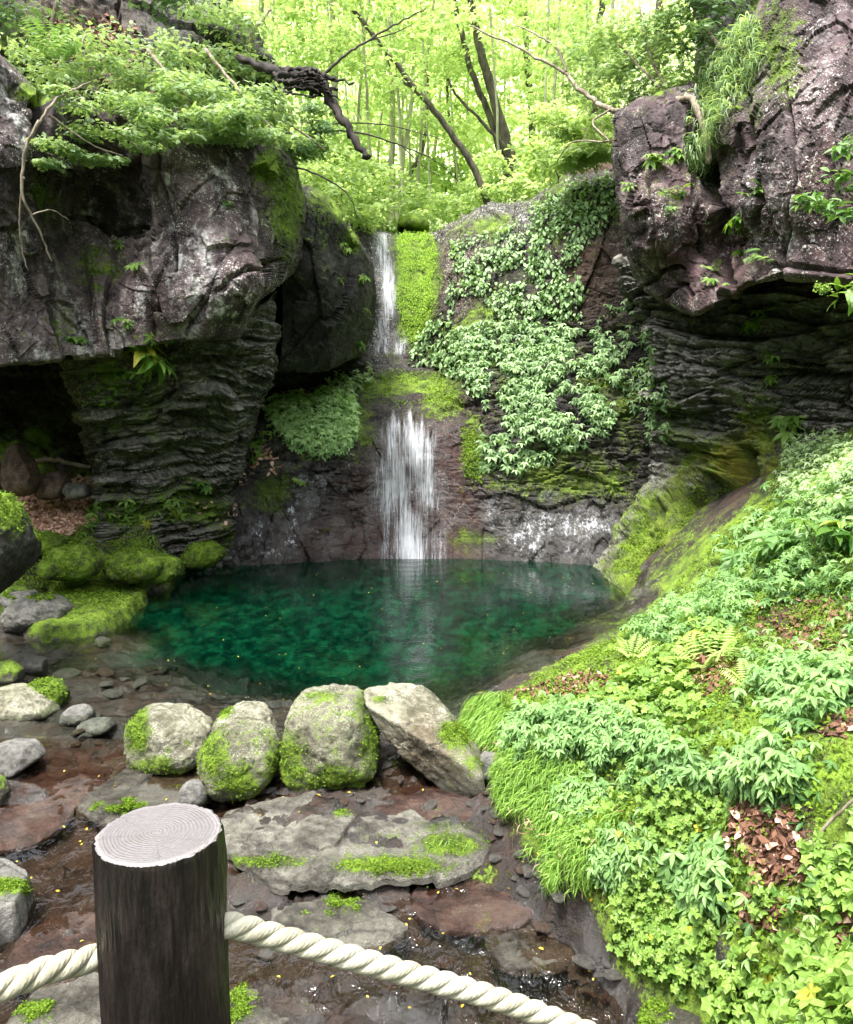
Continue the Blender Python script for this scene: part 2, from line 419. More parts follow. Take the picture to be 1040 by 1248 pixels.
def tube_arr(pts, radii, seg=8, wob=0.0, seed=0, cap=True):
    pts = [Vector(p) for p in pts]; n = len(pts)
    V, Fc = [], []
    ref = Vector((0.3, 1, 0.1))
    for k, p in enumerate(pts):
        tg = (pts[min(k + 1, n - 1)] - pts[max(k - 1, 0)]).normalized()
        a = tg.cross(ref)
        if a.length < 1e-3: a = tg.cross(Vector((1, 0, 0)))
        a.normalize(); b = tg.cross(a)
        for j in range(seg):
            an = 2 * math.pi * j / seg
            rr = radii[k] * (1 + wob * math.sin(j * 2.1 + k * 1.3 + seed) * .5 + wob * math.sin(k * 2.7 + j + seed))
            V.append(p + (a * math.cos(an) + b * math.sin(an)) * rr)
    for k in range(n - 1):
        for j in range(seg):
            a0 = k * seg + j; a1 = k * seg + (j + 1) % seg
            Fc.append((a0, a1, a1 + seg)); Fc.append((a0, a1 + seg, a0 + seg))
    if cap:
        for j in range(1, seg - 1):
            Fc.append((0, j + 1, j)); b0 = (n - 1) * seg; Fc.append((b0, b0 + j, b0 + j + 1))
    return np.array([tuple(v) for v in V]), np.array(Fc)

def smooth_path(pts, n):
    pts = np.asarray(pts, float); m = len(pts)
    t = np.linspace(0, m - 1, n); out = []
    for u in t:
        k = min(int(u), m - 2); f = u - k
        p0 = pts[max(k - 1, 0)]; p1 = pts[k]; p2 = pts[k + 1]; p3 = pts[min(k + 2, m - 1)]
        out.append(.5 * ((2 * p1) + (-p0 + p2) * f + (2 * p0 - 5 * p1 + 4 * p2 - p3) * f * f + (-p0 + 3 * p1 - 3 * p2 + p3) * f ** 3))
    return np.array(out)

def tubes(name, lst, mat, parent=None, seg=8, wob=0.15):
    """lst: (control points, r0, r1)"""
    parts = []
    for k, (pts, r0, r1) in enumerate(lst):
        n = max(6, 5 * len(pts)); q = smooth_path(pts, n)
        q = q + RNG.normal(0, 1, q.shape) * min(r0, .06) * .25
        parts.append(tube_arr(q, np.linspace(r0, r1, n), seg, wob, k))
    V, Fc = join_t(parts)
    return mesh_obj(name, V, Fc, mat, parent)

# ------------------------------------------------------------------ rock relief sheets (real positions in the gorge)
class Patch: pass

def polyline(pts, n):
    pts = np.asarray(pts, float)
    d = np.r_[0, np.cumsum(np.linalg.norm(np.diff(pts, axis=0), axis=1))]
    t = np.linspace(0, d[-1], n)
    return np.stack([np.interp(t, d, pts[:, k]) for k in range(pts.shape[1])], -1)

def rock_patch(name, top, bottom, left, right, ctrl, mat, step=2.5, disp=None, roll=None, attrs=None, bottom_mode='back', creases=(), recess=(), skirt=(.06, .14, .24, .36, .5, .68, .9, 1.2, 1.55, 2.0, 2.6, 3.4), seed=0):
    """outline of the face as seen from the path, Y control points give its real distance."""
    def L(p): return np.linalg.norm(np.diff(np.asarray(p, float), axis=0), axis=1).sum()
    nu = int(max(L(top), L(bottom)) / step) + 2; nv = int(max(L(left), L(right)) / step) + 2
    T, B = polyline(top, nu), polyline(bottom, nu); Lf, R = polyline(left, nv), polyline(right, nv)
    s = np.linspace(0, 1, nu)[:, None, None]; t = np.linspace(0, 1, nv)[None, :, None]
    C = (1 - t) * T[:, None] + t * B[:, None] + (1 - s) * Lf[None] + s * R[None] \
        - ((1 - s) * (1 - t) * T[0] + s * (1 - t) * T[-1] + (1 - s) * t * B[0] + s * t * B[-1])
    px, py = C[..., 0], C[..., 1]
    cy = []
    for c in ctrl:
        if isinstance(c[2], str): cy.append(G(c[0], c[1], float(c[2]))[1])
        else: cy.append(c[2])
    Y = rbf([c[0] for c in ctrl], [c[1] for c in ctrl], np.array(cy), px, py, 100.0)
    if roll:
        S = np.broadcast_to(s[..., 0], px.shape) * L(top); Tt = np.broadcast_to(t[..., 0], px.shape) * L(left)
        dd = {'L': S, 'R': L(top) - S, 'T': Tt, 'B': L(left) - Tt}
        for k, (r, depth) in roll.items():
            e = np.clip(1 - dd[k] / r, 0, 1)
            Y = Y + depth * (1 - np.sqrt(1 - e * e * .98))
    # extra rows that turn the face back into the hillside (or down under water)
    k = len(skirt); sk = np.array(skirt)
    PX = np.pad(px, k, mode='edge'); PY = np.pad(py, k, mode='edge'); YY = np.pad(Y, k, mode='edge')
    iu = np.arange(nu + 2 * k); iv = np.arange(nv + 2 * k)
    eu = np.maximum(k - iu, iu - (nu + k - 1)); ev_t = k - iv; ev_b = iv - (nv + k - 1)
    bu = np.where(eu > 0, sk[np.clip(eu - 1, 0, k - 1)], 0)
    bt = np.where(ev_t > 0, sk[np.clip(ev_t - 1, 0, k - 1)], 0)
    bb = np.where(ev_b > 0, sk[np.clip(ev_b - 1, 0, k - 1)], 0)
    back = np.maximum(bu[:, None], bt[None]) if bottom_mode == 'down' else np.maximum(np.maximum(bu[:, None], bt[None]), bb[None])
    mx, my = px.mean(), py.mean()
    Q = P(PX + (mx - PX) * np.minimum(back, 2) * .04, PY + (my - PY) * np.minimum(back, 2) * .04, YY + back)
    if bottom_mode == 'down':
        Q[..., 2] -= bb[None]; Q[..., 1] -= bb[None] * .15
    N = grid_normals(Q)
    tocam = -(Q - np.array([0, 0, CAMZ]))
    sg = np.sign((N * tocam).sum(-1).mean())
    N = N * (sg if sg else 1)
    for _ in range(3):
        N[1:-1, 1:-1] = (N[1:-1, 1:-1] * 2 + N[2:, 1:-1] + N[:-2, 1:-1] + N[1:-1, 2:] + N[1:-1, :-2]) / 6
    N /= np.linalg.norm(N, axis=-1, keepdims=True) + 1e-9
    D, cav = disp(Q, PX, PY, seed) if disp else (np.zeros(PX.shape), np.zeros(PX.shape))
    for pts_, wd, dp in creases:
        dd_ = np.full(PX.shape, 1e9)
        wob = 7 * fbm(Q * 1.6, 3, 90)
        for (x1, y1), (x2, y2) in zip(pts_[:-1], pts_[1:]):
            tt = np.clip(((PX + wob - x1) * (x2 - x1) + (PY + wob - y1) * (y2 - y1)) / ((x2 - x1) ** 2 + (y2 - y1) ** 2), 0, 1)
            dd_ = np.minimum(dd_, np.hypot(PX + wob - x1 - tt * (x2 - x1), PY + wob - y1 - tt * (y2 - y1)))
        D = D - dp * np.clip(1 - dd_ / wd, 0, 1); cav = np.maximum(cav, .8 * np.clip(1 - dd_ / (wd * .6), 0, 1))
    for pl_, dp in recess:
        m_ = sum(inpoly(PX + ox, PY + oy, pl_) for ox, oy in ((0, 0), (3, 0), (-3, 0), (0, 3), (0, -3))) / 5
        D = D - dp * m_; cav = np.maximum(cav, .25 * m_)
    if bottom_mode == 'back':
        su = np.broadcast_to(np.linspace(0, 1, nu)[:, None], (nu, nv)) * L(top); sv = np.broadcast_to(np.linspace(0, 1, nv)[None], (nu, nv)) * L(left)
        ed = np.minimum(np.minimum(su, L(top) - su), np.minimum(sv, L(left) - sv))
        ed = np.pad(ed, k, mode='edge')
        D = D * (.45 + .55 * sstep(0, 40, ed)) / (1 + 5 * back)
    Q = Q + N * D[..., None]
    at = {'cav': cav}
    for an, av in (attrs or {}).items(): at[an] = blobs(PX, PY, av)
    p = Patch(); p.Q, p.PX, p.PY, p.k = Q, PX, PY, k
    N2 = grid_normals(Q) * (sg if sg else 1); p.N = N2
    p.obj = mesh_obj(name, Q, grid_faces(*PX.shape, flip=(sg > 0)), mat, None, at, smooth=False)
    # make faces look outward
    tag(p.obj, kind='structure')
    return p

def sample(patches, poly, n, rng=RNG, minup=None, noise=None, nthr=0.0):
    """random points on real surfaces, inside an outline"""
    Ps, Ns = [], []
    A = []
    for p in patches:
        Q = p.Q; qx, qy = proj(Q)
        c = (slice(0, -1), slice(0, -1))
        m = inpoly(qx[c], qy[c], poly)
        idx = np.argwhere(m)
        if len(idx) == 0: continue
        i, j = idx[:, 0], idx[:, 1]
        e1 = Q[i + 1, j] - Q[i, j]; e2 = Q[i, j + 1] - Q[i, j]
        A.append((p, i, j, e1, e2, np.linalg.norm(np.cross(e1, e2), axis=1)))
    tot = sum(a[5].sum() for a in A)
    for p, i, j, e1, e2, ar in A:
        k = int(n * ar.sum() / tot)
        if k == 0: continue
        ch = rng.choice(len(i), k, p=ar / ar.sum())
        u, v = rng.uniform(0, 1, (2, k, 1))
        Ps.append(p.Q[i[ch], j[ch]] + e1[ch] * u + e2[ch] * v); Ns.append(p.N[i[ch], j[ch]])
    Ps = np.concatenate(Ps); Ns = np.concatenate(Ns)
    keep = np.ones(len(Ps), bool)
    if minup is not None: keep &= Ns[:, 2] > minup
    if noise is not None: keep &= fbm(Ps * noise, 3, 31) > nthr
    return Ps[keep], Ns[keep]

def d_massif(Q, px, py, s, fac=.30, big=.18):
    warp = Q + .10 * np.stack([gnoise(Q * 1.3, 1), gnoise(Q * 1.3, 2), gnoise(Q * 1.3, 3)], -1)
    F1, F2, rn, off = worley(warp * np.array([.62, .5, .30]), s + 5)
    pl = ((rn - .5) * off).sum(-1)
    e = F2 - F1
    D = fac * .3 * (rn[..., 0] - .5) + 1.3 * fac * pl + big * .5 * fbm(Q * .7, 5, s, .55)
    F1b, F2b, rb, ob = worley(warp * np.array([2.3, 1.7, 1.3]), s + 9)
    D += .07 * ((rb - .5) * ob).sum(-1) * 2.6 + .05 * (rb[..., 1] - .5)
    F1c, F2c, rc, oc = worley(warp * np.array([6.5, 5, 4.2]), s + 14)
    D += .05 * ((rc - .5) * oc).sum(-1) + .018 * (rc[..., 1] - .5) + .022 * fbm(Q * 7, 4, s + 3, .62)
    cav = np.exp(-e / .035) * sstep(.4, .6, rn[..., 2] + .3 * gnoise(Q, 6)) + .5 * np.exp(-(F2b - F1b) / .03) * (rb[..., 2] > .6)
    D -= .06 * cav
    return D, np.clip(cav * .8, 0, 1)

def d_strata(Q, px, py, s, amp=.2, tilt=.12, fz=3.4):
    warp = Q + .12 * np.stack([gnoise(Q * .9, 1), gnoise(Q * .9, 2), gnoise(Q * 1.1, 3)], -1)
    x, y, z = warp[..., 0], warp[..., 1], warp[..., 2] + tilt * warp[..., 0] + .12 * gnoise(Q * .5, 8)
    F1, F2, rn, off = worley(np.stack([x * .75, y * .6, z * fz], -1), s + 2)
    F1b, F2b, rb, ob = worley(np.stack([x * 2.0, y * 1.5, z * fz * 2.6], -1), s + 4)
    F1c, F2c, rc, oc = worley(np.stack([x * 5.0, y * 4, z * fz * 4.2], -1), s + 24)
    D = amp * (rn[..., 0] - .5) * 1.5 + amp * .5 * off[..., 2] * (1 if 1 else 0)
    D += amp * .28 * (rc[..., 0] - .5) + amp * .3 * (rc - .5)[..., 1] * oc[..., 0]
    D += amp * .5 * (rb[..., 0] - .5) + amp * .4 * ((rb - .5) * ob)[..., 0] + amp * .28 * ob[..., 2]
    D += .16 * fbm(Q * .8, 3, s) + .03 * fbm(Q * np.array([4, 4, 12]), 4, s + 3, .6)
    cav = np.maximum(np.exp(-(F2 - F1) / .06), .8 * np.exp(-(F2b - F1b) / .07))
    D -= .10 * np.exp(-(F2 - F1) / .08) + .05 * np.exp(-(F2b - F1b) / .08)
    return D, np.clip(cav, 0, 1) * .85

def d_mixwall(Q, px, py, s):
    Dm, cm = d_massif(Q, px, py, s, .16, .16)
    Ds, cs = d_strata(Q, px, py, s, .13, -.06, 3.0)
    w = blobs(px, py, [(700, 500, 190, 130, 1), (400, 610, 90, 60, .6), (330, 560, 60, 60, .5)])
    calm = 1 - .8 * blobs(px, py, [(500, 590, 55, 110, 1), (475, 350, 40, 100, 1), (560, 670, 90, 20, .8), (400, 640, 80, 40, .8), (680, 655, 90, 28, .75), (540, 590, 50, 90, 1), (470, 480, 80, 30, .8)])
    return (Dm * (1 - w) + Ds * w) * calm, (cm * (1 - w) + cs * w) * calm

def d_flow(Q, px, py, s):
    Ds, cs = d_strata(Q, px, py, s, .22, .10, 3.0)
    w = sstep(520, 610, py + .12 * (px - 800)) 
    low = .22 * fbm(Q * np.array([.9, .9, .6]), 4, s + 7) + .05 * fbm(Q * 3.5, 3, s)
    # fluted, water worn lobes
    low = low + .07 * np.abs(fbm(np.stack([(Q[..., 0] + Q[..., 2] * .8) * 2.6, Q[..., 1] * 1.5, (Q[..., 2] - Q[..., 0] * .5) * .8], -1), 4, s + 9)) + .04 * fbm(Q * 9, 3, s + 1, .6)
    low = low - .45 * np.exp(-((px - (905 - (py - 560) * .55)) / 26) ** 2) * sstep(540, 600, py)
    return Ds * (1 - w) + low * w, cs * (1 - w)

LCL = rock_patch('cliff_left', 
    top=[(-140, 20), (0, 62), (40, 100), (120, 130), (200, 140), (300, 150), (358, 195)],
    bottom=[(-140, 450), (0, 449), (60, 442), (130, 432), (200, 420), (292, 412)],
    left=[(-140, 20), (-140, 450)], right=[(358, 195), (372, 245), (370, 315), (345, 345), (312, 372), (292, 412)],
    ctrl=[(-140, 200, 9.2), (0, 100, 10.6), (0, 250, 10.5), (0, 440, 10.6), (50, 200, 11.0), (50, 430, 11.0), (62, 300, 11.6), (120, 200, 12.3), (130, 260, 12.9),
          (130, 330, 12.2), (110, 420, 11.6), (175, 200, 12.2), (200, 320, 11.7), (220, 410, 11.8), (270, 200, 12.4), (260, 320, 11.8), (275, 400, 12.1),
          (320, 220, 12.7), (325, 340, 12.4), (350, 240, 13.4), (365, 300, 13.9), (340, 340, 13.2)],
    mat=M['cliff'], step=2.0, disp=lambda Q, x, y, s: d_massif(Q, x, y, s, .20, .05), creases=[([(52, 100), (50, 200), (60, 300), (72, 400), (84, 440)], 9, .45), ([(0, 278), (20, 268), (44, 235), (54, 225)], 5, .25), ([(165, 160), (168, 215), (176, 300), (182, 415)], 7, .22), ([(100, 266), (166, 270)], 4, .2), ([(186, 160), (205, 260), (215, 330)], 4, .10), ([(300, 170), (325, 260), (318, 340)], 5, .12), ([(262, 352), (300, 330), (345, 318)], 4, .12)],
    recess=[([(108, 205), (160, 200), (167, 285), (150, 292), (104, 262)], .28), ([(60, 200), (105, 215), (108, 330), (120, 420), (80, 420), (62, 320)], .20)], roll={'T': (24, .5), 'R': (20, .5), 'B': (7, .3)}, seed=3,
    attrs={'moss': [(350, 250, 26, 70, .85), (70, 250, 26, 40, .75), (115, 330, 35, 60, .42), (90, 400, 40, 30, .3), (330, 200, 30, 25, .8), (40, 110, 40, 16, .8), (200, 400, 30, 25, .35)],
           'mdark': [(100, 300, 70, 90, .6), (360, 300, 20, 60, .4)],
           'lich': [(215, 300, 16, 110, .7), (250, 340, 20, 90, .6), (275, 380, 40, 50, .7), (30, 150, 20, 60, .4), (80, 360, 30, 40, .35)], 
           'red': [(180, 380, 60, 50, .35), (290, 330, 60, 60, .25)]})

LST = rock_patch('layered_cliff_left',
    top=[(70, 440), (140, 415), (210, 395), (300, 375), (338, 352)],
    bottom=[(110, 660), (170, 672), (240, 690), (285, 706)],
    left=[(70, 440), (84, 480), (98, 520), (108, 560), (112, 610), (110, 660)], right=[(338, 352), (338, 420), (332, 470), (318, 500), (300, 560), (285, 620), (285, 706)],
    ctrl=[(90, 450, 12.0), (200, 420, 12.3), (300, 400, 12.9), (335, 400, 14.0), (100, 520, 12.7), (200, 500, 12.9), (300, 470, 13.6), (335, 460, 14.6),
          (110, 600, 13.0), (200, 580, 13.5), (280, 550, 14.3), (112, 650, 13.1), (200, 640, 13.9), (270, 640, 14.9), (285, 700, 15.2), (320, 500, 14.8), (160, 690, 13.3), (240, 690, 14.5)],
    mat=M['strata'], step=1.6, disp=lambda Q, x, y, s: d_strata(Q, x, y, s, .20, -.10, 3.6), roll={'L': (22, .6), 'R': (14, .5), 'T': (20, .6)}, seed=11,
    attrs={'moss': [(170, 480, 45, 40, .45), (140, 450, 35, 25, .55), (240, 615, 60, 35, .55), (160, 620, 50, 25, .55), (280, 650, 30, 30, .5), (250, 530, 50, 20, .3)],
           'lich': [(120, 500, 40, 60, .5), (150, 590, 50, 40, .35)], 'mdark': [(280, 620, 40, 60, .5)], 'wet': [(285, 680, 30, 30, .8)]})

# rear walls of the two hollows
rock_patch('hollow_left', top=[(-160, 400), (140, 400)], bottom=[(-160, 640), (140, 640)], left=[(-160, 400), (-160, 640)], right=[(140, 400), (140, 640)],
    ctrl=[(-160, 400, 13.5), (140, 400, 14.5), (-160, 640, 15.0), (140, 640, 15.0), (0, 450, 13.2), (30, 520, 15.4), (30, 600, 15.6)],
    mat=M['dark'], step=3, disp=lambda Q, x, y, s: d_strata(Q, x, y, s, .22), seed=21)
rock_patch('hollow_middle', top=[(300, 330), (450, 330)], bottom=[(300, 500), (440, 480)], left=[(300, 330), (300, 500)], right=[(450, 330), (440, 480)],
    ctrl=[(300, 330, 16.5), (480, 330, 18.5), (300, 520, 16.5), (480, 520, 18.6), (350, 440, 18.0), (420, 440, 18.6), (440, 400, 18.3)],
    mat=M['dark'], step=3, disp=lambda Q, x, y, s: d_strata(Q, x, y, s, .2), seed=22)

SEC = rock_patch('rock_shoulder_left',
    top=[(345, 212), (380, 226), (410, 246), (436, 285)], bottom=[(338, 452), (400, 452), (440, 436)],
    left=[(345, 212), (345, 300), (342, 380), (338, 452)], right=[(436, 285), (456, 318), (459, 360), (455, 400), (440, 436)],
    ctrl=[(345, 230, 14.3), (345, 440, 15.2), (400, 260, 14.6), (390, 330, 14.2), (430, 300, 15.4), (450, 350, 16.0), (400, 380, 14.6), (400, 430, 15.4), (445, 420, 16.6), (350, 360, 14.8)],
    mat=M['dark'], step=2.0, disp=lambda Q, x, y, s: d_massif(Q, x, y, s, .22, .2), roll={'T': (40, 1.2), 'R': (25, .9), 'B': (12, .4)}, seed=31,
    attrs={'moss': [(400, 250, 50, 26, .75), (395, 290, 14, 50, .6), (430, 290, 20, 20, .6), (365, 260, 20, 50, .6)], 'lich': [(375, 245, 12, 20, .6)], 'mdark': [(420, 330, 60, 60, .2)]})

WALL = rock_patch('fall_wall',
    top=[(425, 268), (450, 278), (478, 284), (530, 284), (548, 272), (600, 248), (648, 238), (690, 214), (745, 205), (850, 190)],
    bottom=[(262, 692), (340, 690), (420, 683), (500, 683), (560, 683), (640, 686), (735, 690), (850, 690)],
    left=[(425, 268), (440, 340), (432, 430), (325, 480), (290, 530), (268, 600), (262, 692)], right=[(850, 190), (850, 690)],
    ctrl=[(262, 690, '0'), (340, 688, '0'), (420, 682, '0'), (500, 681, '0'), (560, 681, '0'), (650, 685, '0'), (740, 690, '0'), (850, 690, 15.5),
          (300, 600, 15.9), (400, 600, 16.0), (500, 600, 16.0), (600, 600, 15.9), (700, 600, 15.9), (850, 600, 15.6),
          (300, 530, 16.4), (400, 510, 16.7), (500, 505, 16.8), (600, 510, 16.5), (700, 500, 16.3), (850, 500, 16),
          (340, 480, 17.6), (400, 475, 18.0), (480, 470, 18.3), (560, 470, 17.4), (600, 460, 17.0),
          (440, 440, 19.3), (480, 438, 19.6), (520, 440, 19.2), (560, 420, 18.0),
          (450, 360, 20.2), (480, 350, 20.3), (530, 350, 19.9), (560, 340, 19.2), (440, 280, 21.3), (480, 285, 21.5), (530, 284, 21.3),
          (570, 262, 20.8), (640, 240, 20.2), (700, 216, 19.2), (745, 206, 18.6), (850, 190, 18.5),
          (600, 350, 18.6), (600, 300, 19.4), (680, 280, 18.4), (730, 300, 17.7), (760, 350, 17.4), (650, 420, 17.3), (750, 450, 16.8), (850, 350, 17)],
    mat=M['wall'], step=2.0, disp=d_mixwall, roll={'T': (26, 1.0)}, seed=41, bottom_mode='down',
    attrs={'moss': [(506, 340, 25, 66, 1.5), (506, 390, 22, 30, 1.3), (480, 468, 70, 16, .9), (540, 480, 30, 40, .8), (575, 545, 16, 45, .95), (440, 520, 20, 30, .75), (330, 600, 26, 30, .7), (560, 440, 40, 50, .6),
                    (600, 280, 70, 22, .55), (680, 580, 110, 35, .6), (590, 655, 40, 14, .5), (760, 480, 60, 80, .5), (700, 260, 60, 40, .6), (400, 550, 50, 16, .6), (600, 400, 60, 80, .5), (830, 600, 50, 60, .7)],
           'mdark': [(680, 570, 120, 40, .7), (330, 600, 30, 30, .7), (590, 650, 60, 25, .8), (560, 440, 40, 40, .4), (440, 520, 30, 30, .5), (760, 480, 60, 80, .6)],
           'wet': [(500, 590, 75, 90, 1.3), (700, 650, 110, 36, 1.3), (380, 630, 90, 70, 1.3), (590, 600, 40, 60, 1.0), (475, 360, 22, 90, .8), (300, 660, 40, 50, 1.2)],
           'red': [(540, 600, 45, 100, 1.4), (470, 620, 50, 80, 1.2), (420, 655, 80, 30, .9), (470, 640, 40, 50, .8)],
           'brown': [(720, 330, 40, 60, .6), (560, 330, 25, 60, .5)],
           'lich': [(590, 266, 80, 26, 3), (640, 255, 70, 24, 2.4), (560, 330, 16, 50, 1.0), (464, 350, 13, 90, 2.2), (700, 650, 90, 30, .1)]})

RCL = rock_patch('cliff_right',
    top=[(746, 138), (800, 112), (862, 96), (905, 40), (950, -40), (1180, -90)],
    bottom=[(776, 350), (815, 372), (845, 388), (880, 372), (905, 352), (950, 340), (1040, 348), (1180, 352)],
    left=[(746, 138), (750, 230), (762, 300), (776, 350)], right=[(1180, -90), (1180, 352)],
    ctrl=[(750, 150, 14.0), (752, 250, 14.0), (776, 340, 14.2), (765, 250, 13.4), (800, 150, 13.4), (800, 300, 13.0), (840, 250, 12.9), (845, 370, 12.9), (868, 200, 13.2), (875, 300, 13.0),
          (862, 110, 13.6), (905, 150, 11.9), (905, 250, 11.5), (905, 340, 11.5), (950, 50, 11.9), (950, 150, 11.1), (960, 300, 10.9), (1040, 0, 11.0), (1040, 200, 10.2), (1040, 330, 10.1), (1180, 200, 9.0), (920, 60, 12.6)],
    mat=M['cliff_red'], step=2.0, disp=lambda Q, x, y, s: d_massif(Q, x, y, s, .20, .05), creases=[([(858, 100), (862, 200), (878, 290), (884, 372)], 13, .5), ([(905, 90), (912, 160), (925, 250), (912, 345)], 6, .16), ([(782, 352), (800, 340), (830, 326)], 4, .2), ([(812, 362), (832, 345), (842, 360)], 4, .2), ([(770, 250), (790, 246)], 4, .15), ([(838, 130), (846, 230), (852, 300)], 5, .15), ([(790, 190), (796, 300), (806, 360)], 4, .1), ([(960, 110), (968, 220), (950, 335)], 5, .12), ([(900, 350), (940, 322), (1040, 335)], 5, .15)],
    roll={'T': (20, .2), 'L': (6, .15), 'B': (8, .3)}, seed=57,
    attrs={'moss': [(950, 60, 40, 60, .65), (870, 180, 30, 80, .5), (900, 100, 30, 50, .6), (820, 250, 20, 20, .4), (800, 110, 50, 12, .5)], 'mdark': [(880, 200, 40, 120, .8), (950, 60, 40, 60, .3)],
           'lich': [(790, 270, 18, 60, .55), (1000, 110, 30, 40, .8), (990, 200, 60, 90, .35), (1010, 270, 50, 60, .5)],
           'red': [(820, 290, 60, 70, .5), (890, 330, 30, 60, .5), (1000, 230, 60, 80, .35)]})

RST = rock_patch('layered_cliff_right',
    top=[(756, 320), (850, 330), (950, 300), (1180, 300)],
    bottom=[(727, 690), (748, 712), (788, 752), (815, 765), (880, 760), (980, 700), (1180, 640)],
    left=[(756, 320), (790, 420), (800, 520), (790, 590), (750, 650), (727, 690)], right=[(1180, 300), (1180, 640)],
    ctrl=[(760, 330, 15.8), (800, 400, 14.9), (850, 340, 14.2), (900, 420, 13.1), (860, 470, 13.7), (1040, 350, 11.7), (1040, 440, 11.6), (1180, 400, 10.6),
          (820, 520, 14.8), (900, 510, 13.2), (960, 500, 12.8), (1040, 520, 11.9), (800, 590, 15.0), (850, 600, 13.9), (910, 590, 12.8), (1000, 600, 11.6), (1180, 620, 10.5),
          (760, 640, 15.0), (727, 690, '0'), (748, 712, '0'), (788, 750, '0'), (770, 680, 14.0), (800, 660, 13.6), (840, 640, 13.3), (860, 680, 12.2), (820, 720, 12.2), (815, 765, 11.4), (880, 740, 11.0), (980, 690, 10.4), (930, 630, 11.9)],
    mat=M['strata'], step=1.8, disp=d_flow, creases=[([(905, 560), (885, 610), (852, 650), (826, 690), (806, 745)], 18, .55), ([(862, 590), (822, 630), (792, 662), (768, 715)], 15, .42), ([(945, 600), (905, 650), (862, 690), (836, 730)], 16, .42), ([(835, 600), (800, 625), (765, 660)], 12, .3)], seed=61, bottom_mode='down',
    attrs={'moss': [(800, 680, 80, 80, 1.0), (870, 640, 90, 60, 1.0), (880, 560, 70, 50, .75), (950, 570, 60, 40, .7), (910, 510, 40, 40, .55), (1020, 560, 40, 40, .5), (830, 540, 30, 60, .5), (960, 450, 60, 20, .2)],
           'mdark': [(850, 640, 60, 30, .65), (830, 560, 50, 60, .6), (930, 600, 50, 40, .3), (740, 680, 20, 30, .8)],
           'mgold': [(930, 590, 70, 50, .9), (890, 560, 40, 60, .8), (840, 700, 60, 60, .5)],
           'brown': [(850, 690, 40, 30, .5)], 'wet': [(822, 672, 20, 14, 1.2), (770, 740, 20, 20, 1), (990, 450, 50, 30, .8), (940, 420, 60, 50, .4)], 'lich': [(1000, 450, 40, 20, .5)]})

rock_patch('upper_rock_right', top=[(690, 175), (720, 150), (770, 142)], bottom=[(688, 232), (770, 240)], left=[(690, 175), (688, 232)], right=[(770, 142), (770, 240)],
    ctrl=[(690, 200, 20.5), (730, 160, 20.2), (730, 220, 19.8), (770, 200, 19.8)], mat=M['wall'], step=2.5, disp=lambda Q, x, y, s: d_massif(Q, x, y, s, .2, .1), roll={'T': (20, .8), 'L': (14, .6)}, seed=71,
    attrs={'brown': [(720, 190, 40, 30, .9)], 'moss': [(745, 165, 30, 12, .6)]})
rock_patch('upper_cliff_right', top=[(800, -60), (900, -120), (1000, -140)], bottom=[(840, 140), (900, 150), (1000, 100)], left=[(800, -60), (850, 20), (840, 140)], right=[(1000, -140), (1000, 100)],
    ctrl=[(840, 0, 15.5), (860, 100, 15.0), (920, 0, 14.6), (950, 90, 14.0), (1000, -100, 14.0), (800, -60, 16)], mat=M['dark'], step=3, disp=lambda Q, x, y, s: d_massif(Q, x, y, s, .4, .3), roll={'L': (25, 1)}, seed=72,
    attrs={'moss': [(930, 0, 40, 60, .6), (870, 110, 30, 30, .4)], 'lich': [(890, 80, 16, 22, .6)]})
UPL = rock_patch('upper_cliff_left', top=[(-180, -160), (60, -110), (200, -60), (300, 20), (350, 110)], bottom=[(-180, 150), (60, 170), (200, 190), (360, 210)], left=[(-180, -160), (-180, 150)], right=[(350, 110), (360, 210)],
    ctrl=[(-180, -100, 13.5), (0, 0, 13.6), (100, 40, 14.2), (200, 60, 14.6), (300, 100, 15.2), (360, 200, 15.4), (0, 130, 12.2), (120, 150, 13.2), (250, 170, 13.8), (-180, 130, 11.8), (200, -60, 16.5)],
    mat=M['dark'], step=3, disp=lambda Q, x, y, s: d_massif(Q, x, y, s, .5, .4), roll={'T': (50, 1.5), 'R': (30, 1)}, seed=73,
    attrs={'moss': [(20, 60, 60, 40, .6), (150, 130, 60, 40, .5), (280, 90, 60, 40, .5)], 'brown': [(90, 40, 60, 50, .8), (250, 110, 60, 30, .6)], 'mdark': [(150, 100, 300, 100, .3)]})

